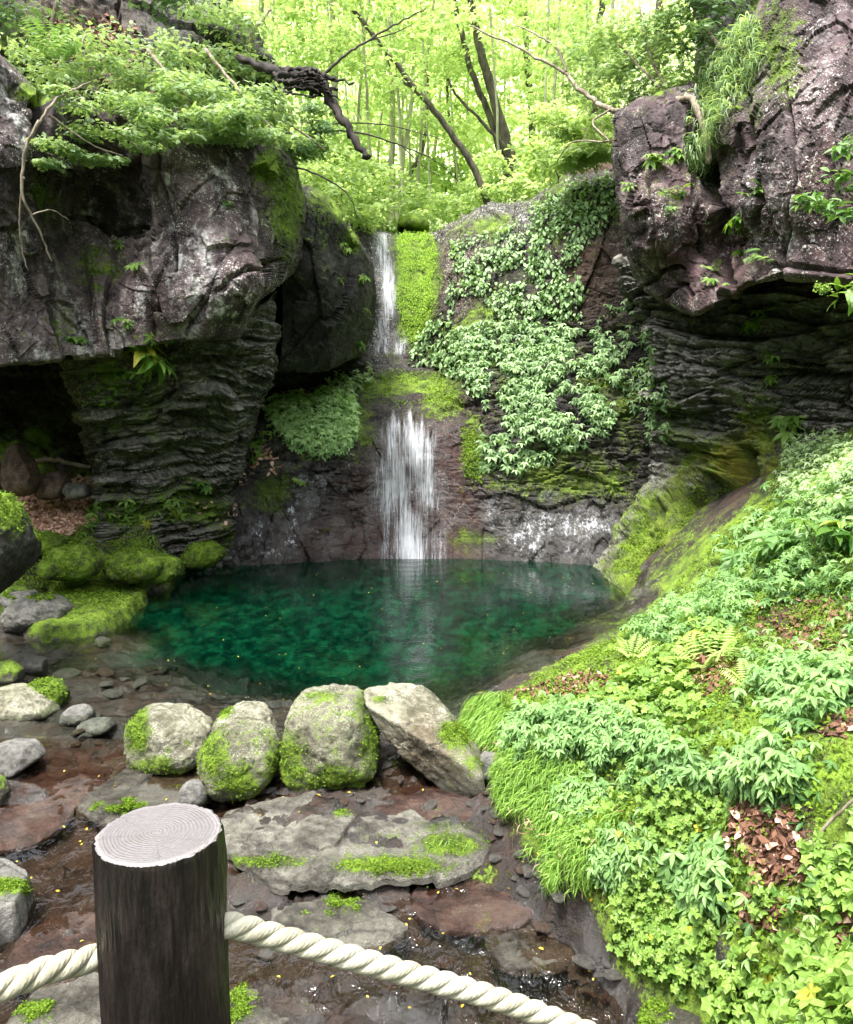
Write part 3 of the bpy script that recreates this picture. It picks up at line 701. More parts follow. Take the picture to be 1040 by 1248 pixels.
# ------------------------------------------------------------------ gorge floor: stream bed, pool basin and banks in one sheet
pix = [(0, 1248, -.45), (130, 1248, -.45), (400, 1248, -.45), (600, 1248, -.45), (760, 1248, -.42),
       (0, 1050, -.3), (200, 1100, -.35), (400, 1100, -.35), (600, 1100, -.38), (690, 1140, -.36), (300, 1000, -.2), (450, 1020, -.2), (560, 1020, -.22),
       (100, 950, -.22), (300, 950, -.18), (500, 950, -.18), (590, 960, -.18), (200, 855, -.09), (300, 872, -.07), (400, 875, -.06), (500, 880, -.06), (560, 885, -.06),
       (0, 900, -.12), (100, 850, -.10), (0, 800, -.06), (100, 800, -.12), (180, 790, -.22), (180, 830, -.16), (230, 800, -.9), (255, 755, -.9), (230, 740, -.5), (400, 840, -1.0), (540, 840, -.9),
       (330, 850, -.5), (450, 780, -2), (350, 740, -1.8), (600, 740, -1.9), (500, 710, -1.9), (300, 705, -.8),
       (610, 825, -.25), (690, 795, -.3), (750, 772, -.12), (650, 800, -.17), (650, 770, -.7), (715, 768, -.18), (745, 738, -.3), (585, 850, -.17), (620, 832, -.15),
       (165, 722, .03), (205, 704, .06), (285, 688, -.02), (0, 762, .1), (60, 772, .03), (110, 752, .03), (150, 745, -.12), (80, 730, .15), (100, 690, .45), (200, 684, .35),
       (60, 660, .75), (150, 645, .9), (60, 620, 1.15), (250, 660, .45), (10, 620, 1.2), (50, 580, 1.5), (100, 590, 1.35), (-100, 700, .8), (-100, 850, .2), (-100, 1000, 0),
       (570, 885, .02), (598, 850, .25), (650, 822, .3), (720, 800, .3), (800, 762, .3), (850, 755, .5), (900, 720, .85), (950, 680, 1.2), (1000, 620, 1.9), (1040, 570, 2.2), (1040, 700, 1.7),
       (1000, 760, 1.3), (900, 800, 1.0), (800, 850, .75), (700, 880, .55), (650, 905, .45), (630, 960, .15), (622, 1000, -.05), (640, 1040, -.12), (700, 1095, -.2), (750, 1180, -.28), (800, 1230, -.32),
       (700, 1000, .38), (800, 1000, .65), (900, 1000, .95), (1000, 1000, 1.2), (1040, 900, 1.35), (800, 1100, .35), (900, 1100, .65), (1000, 1100, .95), (1040, 1200, .95), (900, 1200, .35),
       (1000, 1240, .6), (835, 1180, 0), (880, 1248, 0)]
W = [tuple(G(a, b, c)) for a, b, c in pix]
W += [(x, y, 1.5) for x in (-3, -1.5, 0, 1.5, 3) for y in (-1.5, 0.2, 1.4)] + [(x, 2.9, -.1) for x in (-2.5, -1, .4)] + [(-6, 1, 1.6), (6, 1, 2.2), (3.2, 2.2, 1.9), (5, 4, 2.8), (5.5, 7, 3.2), (6.5, 10, 3.6),
      (-4.5, 4, .1), (-6.5, 5, 1.2), (-8, 8, 2.5), (-9, 12, 2.5), (-7, 16.5, 1.8), (-3, 17, -.5), (0, 17, -1.4), (2, 17, -1.2), (5, 15.5, 1), (8, 14, 3.4), (10, 5, 5), (-10, 3, 3), (4.5, 12.5, 1.2), (1, 16, -1.4)]
W = np.array(W)
nX, nY = 560, 640
yy = np.linspace(0, 1, nY); Yg = -1.2 + 18.2 * (yy * .55 + .45 * yy ** 2)
xx = np.linspace(-1, 1, nX)
Xg = np.sign(xx)[:, None] * np.abs(xx)[:, None] ** 1.15 * (3.2 + .62 * np.maximum(Yg, 0))[None]
YY = np.broadcast_to(Yg[None], Xg.shape).copy()
Z = rbf(W[:, 0], W[:, 1], W[:, 2], Xg, YY, 4.0, 2e-4)
base = np.stack([Xg, YY, Z], -1)
tpx, tpy = proj(base)
BANK = [(575, 892), (612, 848), (700, 800), (778, 762), (826, 700), (900, 625), (960, 560), (1000, 520), (1500, 500), (1500, 1400), (840, 1290), (745, 1165), (700, 1085), (635, 1040), (616, 980), (612, 915)]
# soft masks in world space, from the control outlines
bank = 0
offs = [(0, 0), (5, 0), (-5, 0), (0, 5), (0, -5), (9, 9), (-9, -9), (9, -9), (-9, 9)]
for ox, oy in offs: bank = bank + inpoly(tpx + ox, tpy + oy, BANK)
bank = bank / len(offs); bank *= (YY > 1.8)
leftb = sstep(.0, .25, Z) * (Xg < -2) * (YY > 8.5)
path = sstep(2.4, 1.8, YY)
strm = np.clip(1 - bank - leftb - path, 0, 1)
q2 = np.stack([Xg, YY, Z * 0], -1)
lump = fbm(q2 * 1.1, 4, 3) * .16 + fbm(q2 * 3.7, 4, 5, .6) * .06
F1, F2, rn, off = worley(q2 * np.array([1.9, 1.9, 1]) + .35 * gnoise(q2 * 2.2, 7)[..., None], 6)
mound = .40 * np.clip(1 - F1 * 1.15, 0, 1) ** .8 + .03 * fbm(q2 * 8, 2, 4)
warp = q2 + .35 * np.stack([gnoise(q2 * .8, 1), gnoise(q2 * .8, 2), 0 * Xg], -1)
G1, G2, gr, go = worley(warp * np.array([.8, 1.3, 1]), 16)
H1, H2, hr, ho = worley(warp * np.array([2.6, 3.6, 1]), 19)
slab = .075 * (gr[..., 0] - .5) + .08 * ((gr[..., :2] - .5) * go[..., :2]).sum(-1) + .055 * (hr[..., 0] - .5) + .08 * ((hr[..., :2] - .5) * ho[..., :2]).sum(-1) + .030 * fbm(q2 * 7, 4, 8, .6)
under = sstep(-.1, -.7, Z)
Z2 = Z + bank * (lump + .02) + leftb * (mound - .05) + strm * (slab * (1 + .8 * under) + .12 * under * fbm(q2 * .9, 4, 9)) + path * .02 * fbm(q2 * 5, 3, 2)
TQ = np.stack([Xg, YY, Z2], -1)
TN = grid_normals(TQ); TN *= np.sign(TN[..., 2:3])
cavt = strm * np.clip(np.exp(-(G2 - G1) / .03) * .8 + .5 * np.exp(-(H2 - H1) / .04), 0, 1)
poolr = sstep(-.10, -1.0, Z2)
moss = bank * .85 + leftb * np.clip(.62 + .9 * fbm(q2 * 1.6, 4, 61), 0, 1) + blobs(tpx, tpy, [(850, 690, 60, 60, .6), (780, 760, 60, 20, .5)]) + blobs(tpx, tpy, [(575, 1070, 40, 10, .6), (130, 985, 30, 8, .7), (300, 1230, 50, 25, .5), (140, 738, 40, 20, .9), (215, 712, 60, 14, .7), (250, 680, 40, 14, .8), (820, 1240, 30, 30, .6)])
brown = blobs(tpx, tpy, [(850, 830, 40, 26, .9), (950, 780, 60, 30, .8), (940, 1010, 40, 60, .9), (960, 1060, 60, 50, 1), (920, 1130, 50, 30, .8), (60, 622, 50, 26, 1), (700, 830, 50, 14, .5), (1010, 880, 40, 30, .6)]) * (bank + leftb)
red = strm * np.clip(.25 + 1.1 * fbm(q2 * .7, 3, 12), 0, 1)
red = np.maximum(red, blobs(tpx, tpy, [(560, 965, 60, 18, 1.0), (300, 1060, 80, 30, .9), (130, 1150, 60, 40, 1), (450, 1080, 80, 20, 1), (60, 980, 90, 60, .9), (100, 800, 90, 30, .9), (300, 868, 120, 8, .9), (690, 790, 90, 30, .7)]) * strm)
red *= (1 - sstep(-.25, -.6, Z2))
TER = Patch(); TER.Q, TER.N = TQ, TN
ter = mesh_obj('gorge_floor', TQ, grid_faces(nX, nY), M['bed'], None,
    {'moss': np.clip(moss - .5 * brown, 0, 1.2) * (Z2 > -.35), 'cav': np.clip(cavt + strm * .75 * np.clip(.25 + 1.3 * fbm(q2 * 2.3, 5, 77, .65), 0, 1) * (Z2 > -.7) + blobs(tpx, tpy, [(650, 1075, 60, 30, .55), (720, 1150, 50, 50, .5)]), 0, .9), 'wet': np.clip(strm + .0, 0, 1) * (Z2 < .3) * 1.0, 'red': red, 'brown': np.clip(brown + bank * .2, 0, 1), 'deep': poolr * sstep(7.2, 7.9, YY) * (1 - blobs(tpx, tpy, [(690, 790, 90, 34, 1)])),
     'lich': blobs(tpx, tpy, [(170, 930, 50, 40, .2)])})
tag(ter, kind='structure')

# coarse ground beyond: plateaus over the cliffs and the wooded slope behind, out to the horizon
gx = np.r_[np.linspace(-260, -42, 14), np.linspace(-40, 40, 120), np.linspace(42, 260, 14)]
gy = np.r_[np.linspace(-200, -3, 16), np.linspace(-2, 30, 90), np.linspace(31, 100, 70), np.linspace(110, 400, 12)]
GX, GY = np.meshgrid(gx, gy, indexing='ij')
def hill_z(x, y):
    cen = 6.9 + .22 * np.maximum(y - 21, 0) + .45 * np.maximum(y - 42, 0) * (1 - .12 * np.exp(-((x - 8 - .02 * y) / 9) ** 2)) - .4 * np.maximum(y - 95, 0)
    side = 1.2 * np.maximum(np.abs(x + .5) - 3.5, 0) * .55
    z = cen + np.minimum(side, 9) + .8 * fbm(np.stack([x, y, 0 * x], -1) * .12, 3, 5)
    inner = sstep(21.6, 22.6, y + 0.35 * np.maximum(np.abs(x + .8) - 1.2, 0))
    flank = sstep(7.5, 13, np.abs(x + .3))
    low = -3.5 + flank * (8.5 + np.minimum(side, 9) * .5)
    return low * (1 - inner) + z * inner
hz = hill_z(GX, GY)
# behind the photographer the ground stays at path level up to the added slope
hz = np.where(GY < -1, np.minimum(hz, 1.3 + .25 * np.maximum(np.abs(GX) - 5, 0)), hz)
hz = np.where((GY < -1) & (np.abs(GX) < 8), 1.3, hz)
rim = .5 * np.maximum(-GY - 5 - .3 * np.abs(GX), 0)  # unseen slope added behind the camera to cut low sky light
hz = np.where(GY < -4, np.maximum(hz, 1.3 + np.minimum(rim, 30)), hz)
side_block = 1.15 * np.maximum(np.abs(GX) - 11, 0) * sstep(30, 20, GY)  # side slopes raised for the same purpose, to hold back low sky light
hz = np.maximum(hz, np.where(side_block > 0, np.minimum(6 + side_block, 26), -9))
t = NT('forest_floor')
co = t.n('TexCoord').outputs['Object']
c = t.mix(t.ramp(t.noise(co, .8, 6, .7), .35, .65), (0.30, 0.40, 0.17), (0.60, 0.70, 0.42))  # pale tones stand in for bright hazy gaps in the far wood
c = t.mix(t.attr('dark_green'), c, t.mix(t.noise(co, .6, 6, .7), (0.015, 0.03, 0.008), (0.06, 0.10, 0.03)))  # dark green for the near ground and the added slopes
fl = t.surf(t.n('BsdfPrincipled', {'Base Color': c, 'Roughness': .9}).outputs[0])
tag(mesh_obj('ground', np.stack([GX, GY, hz], -1), grid_faces(len(gx), len(gy)), fl, None, {'dark_green': 1 - sstep(17, 22, GY) * sstep(24, 17, np.abs(GX) - .35 * np.maximum(GY - 22, 0))}), kind='structure')

# ------------------------------------------------------------------ water
def water_mat(name, tint, rip, rscale, rough=0.02, stretch=(1, 1, 1), bias=0.0, det=3.0, vary=False, body=False):
    t = NT(name)
    co = t.n('TexCoord').outputs['Object']
    n1 = t.noise(t.mapv(co, stretch), rscale, det, .6, .4)
    n2 = t.noise(t.mapv(co, stretch), rscale * .22, 2, .5)
    if vary: rip = t.math('MULTIPLY', t.attr('rap'), rip)
    bp = t.n('Bump', {'Strength': rip, 'Distance': .05, 'Height': t.math('ADD', n1, t.math('MULTIPLY', n2, 1.2))}).outputs[0]
    fr = t.n('Fresnel', {'IOR': 1.333, 'Normal': bp}).outputs[0]
    fr = t.math('ADD', t.math('MULTIPLY', fr, 1.0), bias, True)
    tr = t.n('BsdfTransparent', {'Color': tint})
    gl = t.n('BsdfGlossy', {'Color': (1, 1, 1), 'Roughness': rough, 'Normal': bp})
    if body:
        gc = t.mix(t.ramp(t.noise(t.mapv(co, (1, .5, 1)), 5.0, 9, .78, .5), .42, .70), (0.0, 0.007, 0.004), (0.002, 0.052, 0.020))
        df = t.n('BsdfDiffuse', {'Color': gc})
        fd = t.attr('fd'); ring = t.math('MULTIPLY', t.math('SINE', t.math('ADD', t.math('MULTIPLY', fd, 16.), t.math('MULTIPLY', n1, 5.))), t.n('MapRange', {0: fd, 1: .2, 2: 3.5, 3: .5, 4: 0.}).outputs[0])
        bp = t.n('Bump', {'Strength': rip, 'Distance': .05, 'Height': t.math('ADD', ring, t.math('ADD', n1, t.math('MULTIPLY', n2, 1.2)))}).outputs[0]
        fr = t.n('Fresnel', {'IOR': 1.333, 'Normal': bp}).outputs[0]
        mm = t.n('MixShader', {0: t.math('MULTIPLY', t.attr('depth'), .85)}); t.t.links.new(tr.outputs[0], mm.inputs[1]); t.t.links.new(df.outputs[0], mm.inputs[2]); tr = mm
    m = t.n('MixShader', {0: fr}); t.t.links.new(tr.outputs[0], m.inputs[1]); t.t.links.new(gl.outputs[0], m.inputs[2])
    return t.surf(m.outputs[0])
M['pool'] = water_mat('pool_water', (0.86, 0.90, 0.84), .12, 5.0, body=True, bias=.05)
M['streamw'] = water_mat('stream_water', (0.74, 0.64, 0.55), 1.0, 10.0, .05, (1, .65, 1), .02, vary=True)
a = np.linspace(-9, 7, 220); b = np.linspace(7.2, 17, 150)
A_, B_ = np.meshgrid(a, b, indexing='ij')
lx, ly = proj(np.stack([A_, B_, 0 * A_], -1))
LEDGE = [(588, 850), (612, 815), (650, 790), (700, 772), (745, 735), (800, 745), (790, 780), (700, 810), (620, 860)]
ledge = sum(inpoly(lx + ox, ly + oy, LEDGE) for ox, oy in ((0, 0), (8, 0), (-8, 0), (0, 5), (0, -5), (5, 3), (-5, -3))) / 7 * .9
zb_ = rbf(W[:, 0], W[:, 1], W[:, 2], A_, B_, 4.0, 2e-4) + .12 * fbm(np.stack([A_, B_, 0 * A_], -1) * .8, 4, 3)
tag(mesh_obj('pool_water', np.stack([A_, B_, 0 * A_], -1), grid_faces(220, 150), M['pool'], None, {'depth': sstep(-.12, -.42, zb_) * (1 - ledge) * sstep(7.6, 8.3, B_), 'fd': np.hypot(A_ + .3, B_ - 15.6)}), kind='structure')
# running water over the slabs below the boulders
a = np.linspace(-7, 3.2, 300); b = np.linspace(2.6, 7.35, 200)
A_, B_ = np.meshgrid(a, b, indexing='ij')
lvl = np.interp(B_, [2.6, 4.2, 5.2, 6.2, 7.0, 7.35], [-.46, -.425, -.345, -.20, -.115, -.09])
qq = np.stack([A_, B_, 0 * A_], -1)
lvl = lvl + .022 * fbm(qq * 2.2, 3, 2) + .014 * fbm(qq * np.array([9, 6, 1]), 4, 3, .6) * (.4 + .6 * sstep(-1.6, .5, A_))
rap = np.clip(.5 + .8 * sstep(-1.6, 0, A_) * sstep(6.4, 5.3, B_) + .5 * fbm(qq * .7, 3, 44), .15, 1.5)
tag(mesh_obj('stream_water', np.stack([A_, B_, lvl], -1), grid_faces(300, 200), M['streamw'], None, {'rap': rap}), kind='structure')

# falling water: a skin over the wall
def fall(name, poly, off, mat, feather, soft=5):
    k = 0; Q, X_, Y_ = WALL.Q, WALL.PX, WALL.PY
    m = (X_ > poly[0]) & (X_ < poly[1]) & (Y_ > poly[2]) & (Y_ < poly[3])
    ii = np.where(m.any(1))[0]; jj = np.where(m.any(0))[0]
    sl = (slice(ii[0], ii[-1] + 1), slice(jj[0], jj[-1] + 1))
    q = Q[sl].copy(); n = WALL.N[sl].copy(); x = X_[sl]; y = Y_[sl]
    for _ in range(soft):
        q[1:-1, 1:-1] = (q[1:-1, 1:-1] * 2 + q[2:, 1:-1] + q[:-2, 1:-1] + q[1:-1, 2:] + q[1:-1, :-2]) / 6
        n[1:-1, 1:-1] = (n[1:-1, 1:-1] * 2 + n[2:, 1:-1] + n[:-2, 1:-1] + n[1:-1, 2:] + n[1:-1, :-2]) / 6
    q = q + n * off
    q[..., 2] = np.maximum(q[..., 2], -.02)
    cov = feather(x, y)
    return mesh_obj(name, q, grid_faces(*x.shape), mat, None, {'cov': cov * (.75 + .55 * fbm(np.stack([x * .045, y * .012, 0 * x], -1), 4, 55)), 'uu': (x - poly[0]) / 100, 'vv': (y - poly[2]) / 100})
def fall_mat(name, fu, fv, lo, hi, contrast=1.7):
    t = NT(name)
    v = t.n('CombineXYZ', {0: t.math('MULTIPLY', t.attr('uu'), fu), 1: t.math('MULTIPLY', t.attr('vv'), fv)}).outputs[0]
    n1 = t.noise(v, 1.0, 5, .7, .6); n2 = t.noise(v, 3.1, 5, .75, .3)
    s = t.math('ADD', t.math('MULTIPLY', n1, .6), t.math('MULTIPLY', n2, .5))
    s = t.math('MULTIPLY', t.math('SUBTRACT', s, .55), contrast)
    s = t.math('ADD', s, t.math('MULTIPLY', t.attr('cov'), .62))
    a = t.ramp(s, lo, hi)
    a = t.math('MULTIPLY', a, t.ramp(t.attr('cov'), 0.05, .5))
    bp = t.n('Bump', {'Strength': .9, 'Distance': .05, 'Height': s}).outputs[0]
    p = t.n('BsdfPrincipled', {'Base Color': (.80, .82, .88), 'Roughness': .25, 'Normal': bp, 'Specular IOR Level': .8})
    tp = t.n('BsdfTransparent', {'Color': (1, 1, 1)})
    m = t.n('MixShader', {0: a}); t.t.links.new(tp.outputs[0], m.inputs[1]); t.t.links.new(p.outputs[0], m.inputs[2])
    return t.surf(m.outputs[0])
def feat_low(x, y):
    cx = 492 + 10 * sstep(560, 680, y); w = 34 + 14 * sstep(520, 600, y) - 8 * sstep(600, 680, y)
    c = np.exp(-((x - cx) / (w * .7)) ** 2) * .50 + .52 * np.exp(-((x - 502) / 56) ** 4)
    top = 505 + 10 * np.abs((x - 492) / 34) ** 2 + 7 * np.sin(x * .35) + 4 * np.sin(x * .9)
    return c * sstep(-14, 22, y - top)
wf = fall('waterfall', (425, 580, 494, 700), .035, fall_mat('falling_water', 30, 1.7, .12, .80), feat_low)
tag(wf, 'white sheet of water sliding down the dark red rock into the pool', 'waterfall')
def feat_up(x, y):
    cx = 466 + 12 * sstep(290, 430, y); w = 11 + 10 * sstep(380, 435, y)
    return 0.8 * np.exp(-((x - cx) / (w * 1.2)) ** 2) * sstep(276, 290, y) * sstep(440, 428, y)
def feat_film(x, y):
    c = blobs(x, y, [(640, 655, 24, 36, .62), (690, 640, 80, 20, .56), (745, 640, 34, 14, .50), (605, 615, 22, 26, .42), (660, 605, 30, 14, .34), (700, 672, 60, 10, .4), (600, 650, 12, 34, .4)])
    return c * sstep(590, 604, y)
def feat_film2(x, y):
    return blobs(x, y, [(352, 640, 14, 46, .62), (390, 590, 40, 16, .46), (375, 618, 26, 22, .46), (315, 655, 14, 30, .50), (410, 615, 24, 12, .38), (335, 672, 26, 12, .48), (425, 560, 12, 30, .34)])
FM = fall_mat('seep_sheen_water', 11, 8, .12, .95, 4.2)  # thin seeping water; its white patches imitate sheen on wet rock
tag(fall('seep_sheen', (585, 790, 585, 700), .018, FM, feat_film, 1), 'broad seep right of the lower fall, white sheen put into its colour', 'seep')
tag(fall('seep_sheen', (290, 445, 540, 700), .018, FM, feat_film2, 1), 'narrow seep over dark rock left of the lower fall, white sheen put into its colour', 'seep')
wu = fall('waterfall', (428, 520, 272, 445), .03, fall_mat('thin_falling_water', 20, 2.0, .1, .8), feat_up)
tag(wu, 'thin pale upper cascade beside the bright green moss strip', 'waterfall')
# ------------------------------------------------------------------ ground lookups
def tz(x, y):
    j = np.clip(np.interp(y, Yg, np.arange(nY)), 0, nY - 1.001); j0 = int(j)
    i = np.clip(np.interp(x, Xg[:, j0], np.arange(nX)), 0, nX - 1.001); i0 = int(i)
    return float(Z2[i0, j0] * (1 - (i - i0)) + Z2[i0 + 1, j0] * (i - i0))
def on_ground(px, py, zmin=None):
    z = 0.0
    for _ in range(25):
        g = G(px, py, z); zz = tz(g[0], g[1]); z = z * .5 + zz * .5
    g = G(px, py, z); return Vector(g)
def hit(patches, px, py):
    best = None
    for p in patches:
        x, y = proj(p.Q); d = (x - px) ** 2 + (y - py) ** 2
        m = d < 16
        if not m.any(): continue
        yv = np.where(m, p.Q[..., 1], 1e9); k = np.unravel_index(yv.argmin(), yv.shape)
        if best is None or p.Q[k][1] < best[0][1]: best = (p.Q[k], p.N[k])
    return best

# ------------------------------------------------------------------ boulders
import bmesh
def ico(sub):
    bm = bmesh.new(); bmesh.ops.create_icosphere(bm, subdivisions=sub, radius=1.0)
    v = np.array([tuple(x.co) for x in bm.verts]); f = np.array([[q.index for q in x.verts] for x in bm.faces]); bm.free()
    return v, f
ICO = {k: ico(k) for k in (3, 4, 5, 6)}
AXR, AXU, AXF = np.array([1., 0, 0]), np.array([0, SP, CP]), np.array([0, CP, -SP])
def moss_part(parent, V, N, m, n, size=.02):
    w_ = np.clip(m + .7 * fbm(V * 9 + 3, 3, 8) - .5, 0, 1) * (N[:, 2] > -.5)
    if w_.sum() < 1: return
    k = RNG.choice(len(V), n, p=w_ / w_.sum())
    sp_ = np.linalg.norm(np.ptp(V, axis=0)) / 90
    pts = V[k] + RNG.normal(0, sp_, (n, 3)) * (1 - np.abs(N[k])) + N[k] * RNG.uniform(-.004, .012, (n, 1))
    scatter('moss', pts, N[k] + [0, 0, .2], T_SIMPLE, size, M['moss'], parent, tilt=.7)
def boulder(name, outline, label, cat='boulder', depth=.8, mat='bpale', extra=(), pnorm=14, sub=6, amp=.035, zb=None, moss=(), other=None, sink=0.0, seed=1, Yc=None, group=None):
    o = np.array(outline, float)
    bx = (o[:, 0].min() + o[:, 0].max()) / 2; by = (o[:, 1].min() + o[:, 1].max()) / 2
    w_, h_ = np.ptp(o[:, 0]), np.ptp(o[:, 1])
    if Yc is None:
        b = on_ground(bx, o[:, 1].max() - 2) if zb is None else Vector(G(bx, o[:, 1].max(), zb))
        dist = float(np.dot(np.array(b) - np.array([0, 0, CAMZ]), AXF))
        dist += depth * .38 * w_ * dist / F
    else: dist = Yc
    c = np.array([0, 0, CAMZ]) + dist * (AXF + AXR * (bx - CX) / F + AXU * (CY - by) / F)
    s = dist / F
    hw, hh, hd = w_ / 2 * s, h_ / 2 * s, depth * w_ / 2 * s
    pl = []
    n = len(o); q = (o - [bx, by]) * [s, -s]
    area = sum(q[k][0] * q[(k + 1) % n][1] - q[(k + 1) % n][0] * q[k][1] for k in range(n))
    for k in range(n):
        a, b2 = q[k], q[(k + 1) % n]; e = b2 - a; L = np.linalg.norm(e)
        if L < 1e-6: continue
        nn = np.array([e[1], -e[0]]) / L * (1 if area > 0 else -1)
        d = float(nn @ a)
        pl.append((AXR * nn[0] + AXU * nn[1], max(d, .02)))
    rg = np.random.default_rng(seed)
    base = [(-.25, -1, .1, 1), (.45, -.9, .25, .98), (-.6, -.75, .35, 1), (0, -.6, .8, .95), (0, 1, .1, 1), (.6, .8, .2, 1), (-.6, .8, .3, 1), (.1, -.8, -.6, 1), (0, .6, -.8, 1)]
    for (x, y, z, fr) in (list(extra) or base) + [(0, 1, -.2, 1), (.5, .9, 0, 1), (-.5, .9, 0, 1)]:
        v = np.array([x, y, z], float); v /= np.linalg.norm(v)
        h = abs(v @ AXR) * hw + abs(v @ AXU) * hh + abs(v @ AXF) * hd
        pl.append((v, fr * h * rg.uniform(.86, 1.0) * (.88 if abs(v @ AXF) < .9 else 1)))
    D, Fc = ICO[sub]
    acc = 0
    for v, d in pl: acc = acc + (np.maximum(D @ v, 0) / d) ** pnorm
    r = (acc + 1e-12) ** (-1 / pnorm)
    V = D * np.minimum(r, 2.2 * max(hw, hh, hd))[:, None]
    sz = (hw * hh * hd) ** (1 / 3)
    q3 = (V + c) / sz
    wf_ = worley(q3 * 1.9 + .2 * gnoise(q3 * 2, 4)[..., None], seed + 1); chip = ((wf_[2] - .5) * wf_[3]).sum(-1)
    V = V + D * (sz * (amp * 1.6 * fbm(q3 * 1.6, 4, seed) + amp * .9 * fbm(q3 * 6, 5, seed + 3, .65) + amp * 2.4 * chip))[:, None]
    Wd = V + c
    x, y = proj(Wd)
    at = {'moss': blobs(x, y, list(moss))}
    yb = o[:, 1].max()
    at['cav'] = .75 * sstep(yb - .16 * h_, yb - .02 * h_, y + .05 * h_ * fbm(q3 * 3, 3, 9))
    for k, v in (other or {}).items(): at[k] = blobs(x, y, v)
    org = np.array([c[0], c[1], c[2] - hh]); org_off = c - org
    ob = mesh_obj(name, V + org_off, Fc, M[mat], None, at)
    ob.location = org - [0, 0, sink]
    if len(moss) and sub >= 5:
        nn = np.zeros_like(V); fn = np.cross(V[Fc[:, 1]] - V[Fc[:, 0]], V[Fc[:, 2]] - V[Fc[:, 0]])
        for q_ in range(3): np.add.at(nn, Fc[:, q_], fn)
        nn /= np.linalg.norm(nn, axis=1, keepdims=True) + 1e-12
        if (nn * V).sum() < 0: nn = -nn
        moss_part(ob, V + org_off, nn, at['moss'], int(2600 * min(1.5, sz * 2.4)), .020 if dist < 8 else .032)
    return tag(ob, label, cat, group)


def slab(name, outline, label, ztop, thick=.14, mat='bgrey', dome=.02, moss=(), other=None, seed=1, amp=.02, cat='rock slab'):
    o = np.array(outline, float)
    w = G(o[:, 0], o[:, 1], ztop)[:, :2]
    c = w.mean(0); rel = w - c
    an = np.arctan2(rel[:, 1], rel[:, 0]); rr = np.hypot(rel[:, 0], rel[:, 1])
    k = np.argsort(an); an, rr = an[k], rr[k]
    na_, nr_ = 260, 90
    th_ = np.linspace(-math.pi, math.pi, na_, endpoint=False)
    R = np.interp(th_, np.r_[an[-1] - 2 * math.pi, an, an[0] + 2 * math.pi], np.r_[rr[-1], rr, rr[0]])
    R = R * (1 + .07 * fbm(np.stack([np.cos(th_) * 2.5, np.sin(th_) * 2.5, 0 * th_ + seed], -1), 4, seed))
    q = np.r_[np.linspace(0, .93, nr_ - 22), np.linspace(.94, 1.06, 22)]
    T_, Q_ = np.meshgrid(th_, q, indexing='ij')
    X = c[0] + R[:, None] * np.minimum(Q_, 1.02) * np.cos(T_); Yv = c[1] + R[:, None] * np.minimum(Q_, 1.02) * np.sin(T_)
    e = np.clip((Q_ - .9) / .16, 0, 1)
    Zv = ztop + dome * (1 - Q_ ** 2) - thick * e ** 2.2
    pp = np.stack([X, Yv, Zv * 0], -1)
    F1, F2, rn, off = worley((pp + .2 * gnoise(pp * 2, 3)[..., None]) * np.array([1.6, 3.2, 1]), seed + 7)
    Zv = Zv + (amp * 1.8 * fbm(pp * 1.8, 4, seed) + amp * 2.0 * (rn[..., 0] - .5) + amp * 1.5 * ((rn - .5) * off)[..., :2].sum(-1) + amp * .5 * fbm(pp * 9, 4, seed + 2, .6))
    V = np.stack([X, Yv, Zv], -1); org = np.array([c[0], c[1], ztop - thick])
    x, y = proj(V)
    at = {'moss': blobs(x, y, list(moss)), 'cav': .7 * np.exp(-(F2 - F1) / .03)}
    for kk, v in (other or {}).items(): at[kk] = blobs(x, y, v)
    i = np.arange(na_ * len(q)).reshape(na_, len(q))
    f = np.stack([i[:, :-1], i[:, 1:], np.roll(i, -1, 0)[:, 1:], np.roll(i, -1, 0)[:, :-1]], -1).reshape(-1, 4)
    ob = mesh_obj(name, V - org, f, M[mat], None, at); ob.location = org
    if len(moss):
        Nn = np.abs(grid_normals(V)); moss_part(ob, (V - org).reshape(-1, 3), Nn.reshape(-1, 3), at['moss'].ravel(), 3500 if mat != 'bmoss' else 9000, .018 if mat != 'bmoss' else .035)
    return tag(ob, label, cat)

g4 = 'row of boulders damming the pool'
boulder('boulder', [(162, 874), (180, 861), (222, 864), (256, 886), (259, 912), (240, 934), (205, 943), (176, 933), (160, 908)], 'white speckled boulder with moss down its left edge, leftmost in the row before the pool', zb=-.17,
    moss=[(168, 890, 16, 34, 1.1), (185, 932, 30, 12, .8), (215, 940, 40, 8, .5), (228, 905, 6, 5, .6), (206, 915, 5, 5, .5)], seed=3, depth=.85, group=g4)
boulder('boulder', [(262, 876), (292, 857), (322, 861), (338, 890), (338, 925), (262, 930)], 'flat topped pale boulder half hidden behind the round mossy one', zb=-.12, depth=.7, moss=[(270, 868, 14, 8, .8)], seed=4, group=g4)
boulder('boulder', [(244, 912), (266, 884), (300, 876), (332, 886), (344, 915), (338, 945), (312, 968), (284, 977), (256, 956)], 'round boulder half covered in yellow green moss, second from left in front', zb=-.2,
    moss=[(260, 920, 26, 40, .95), (285, 950, 44, 30, .85), (335, 930, 16, 34, .8), (300, 900, 60, 30, .42)], seed=5, depth=.9, pnorm=8, group=g4)
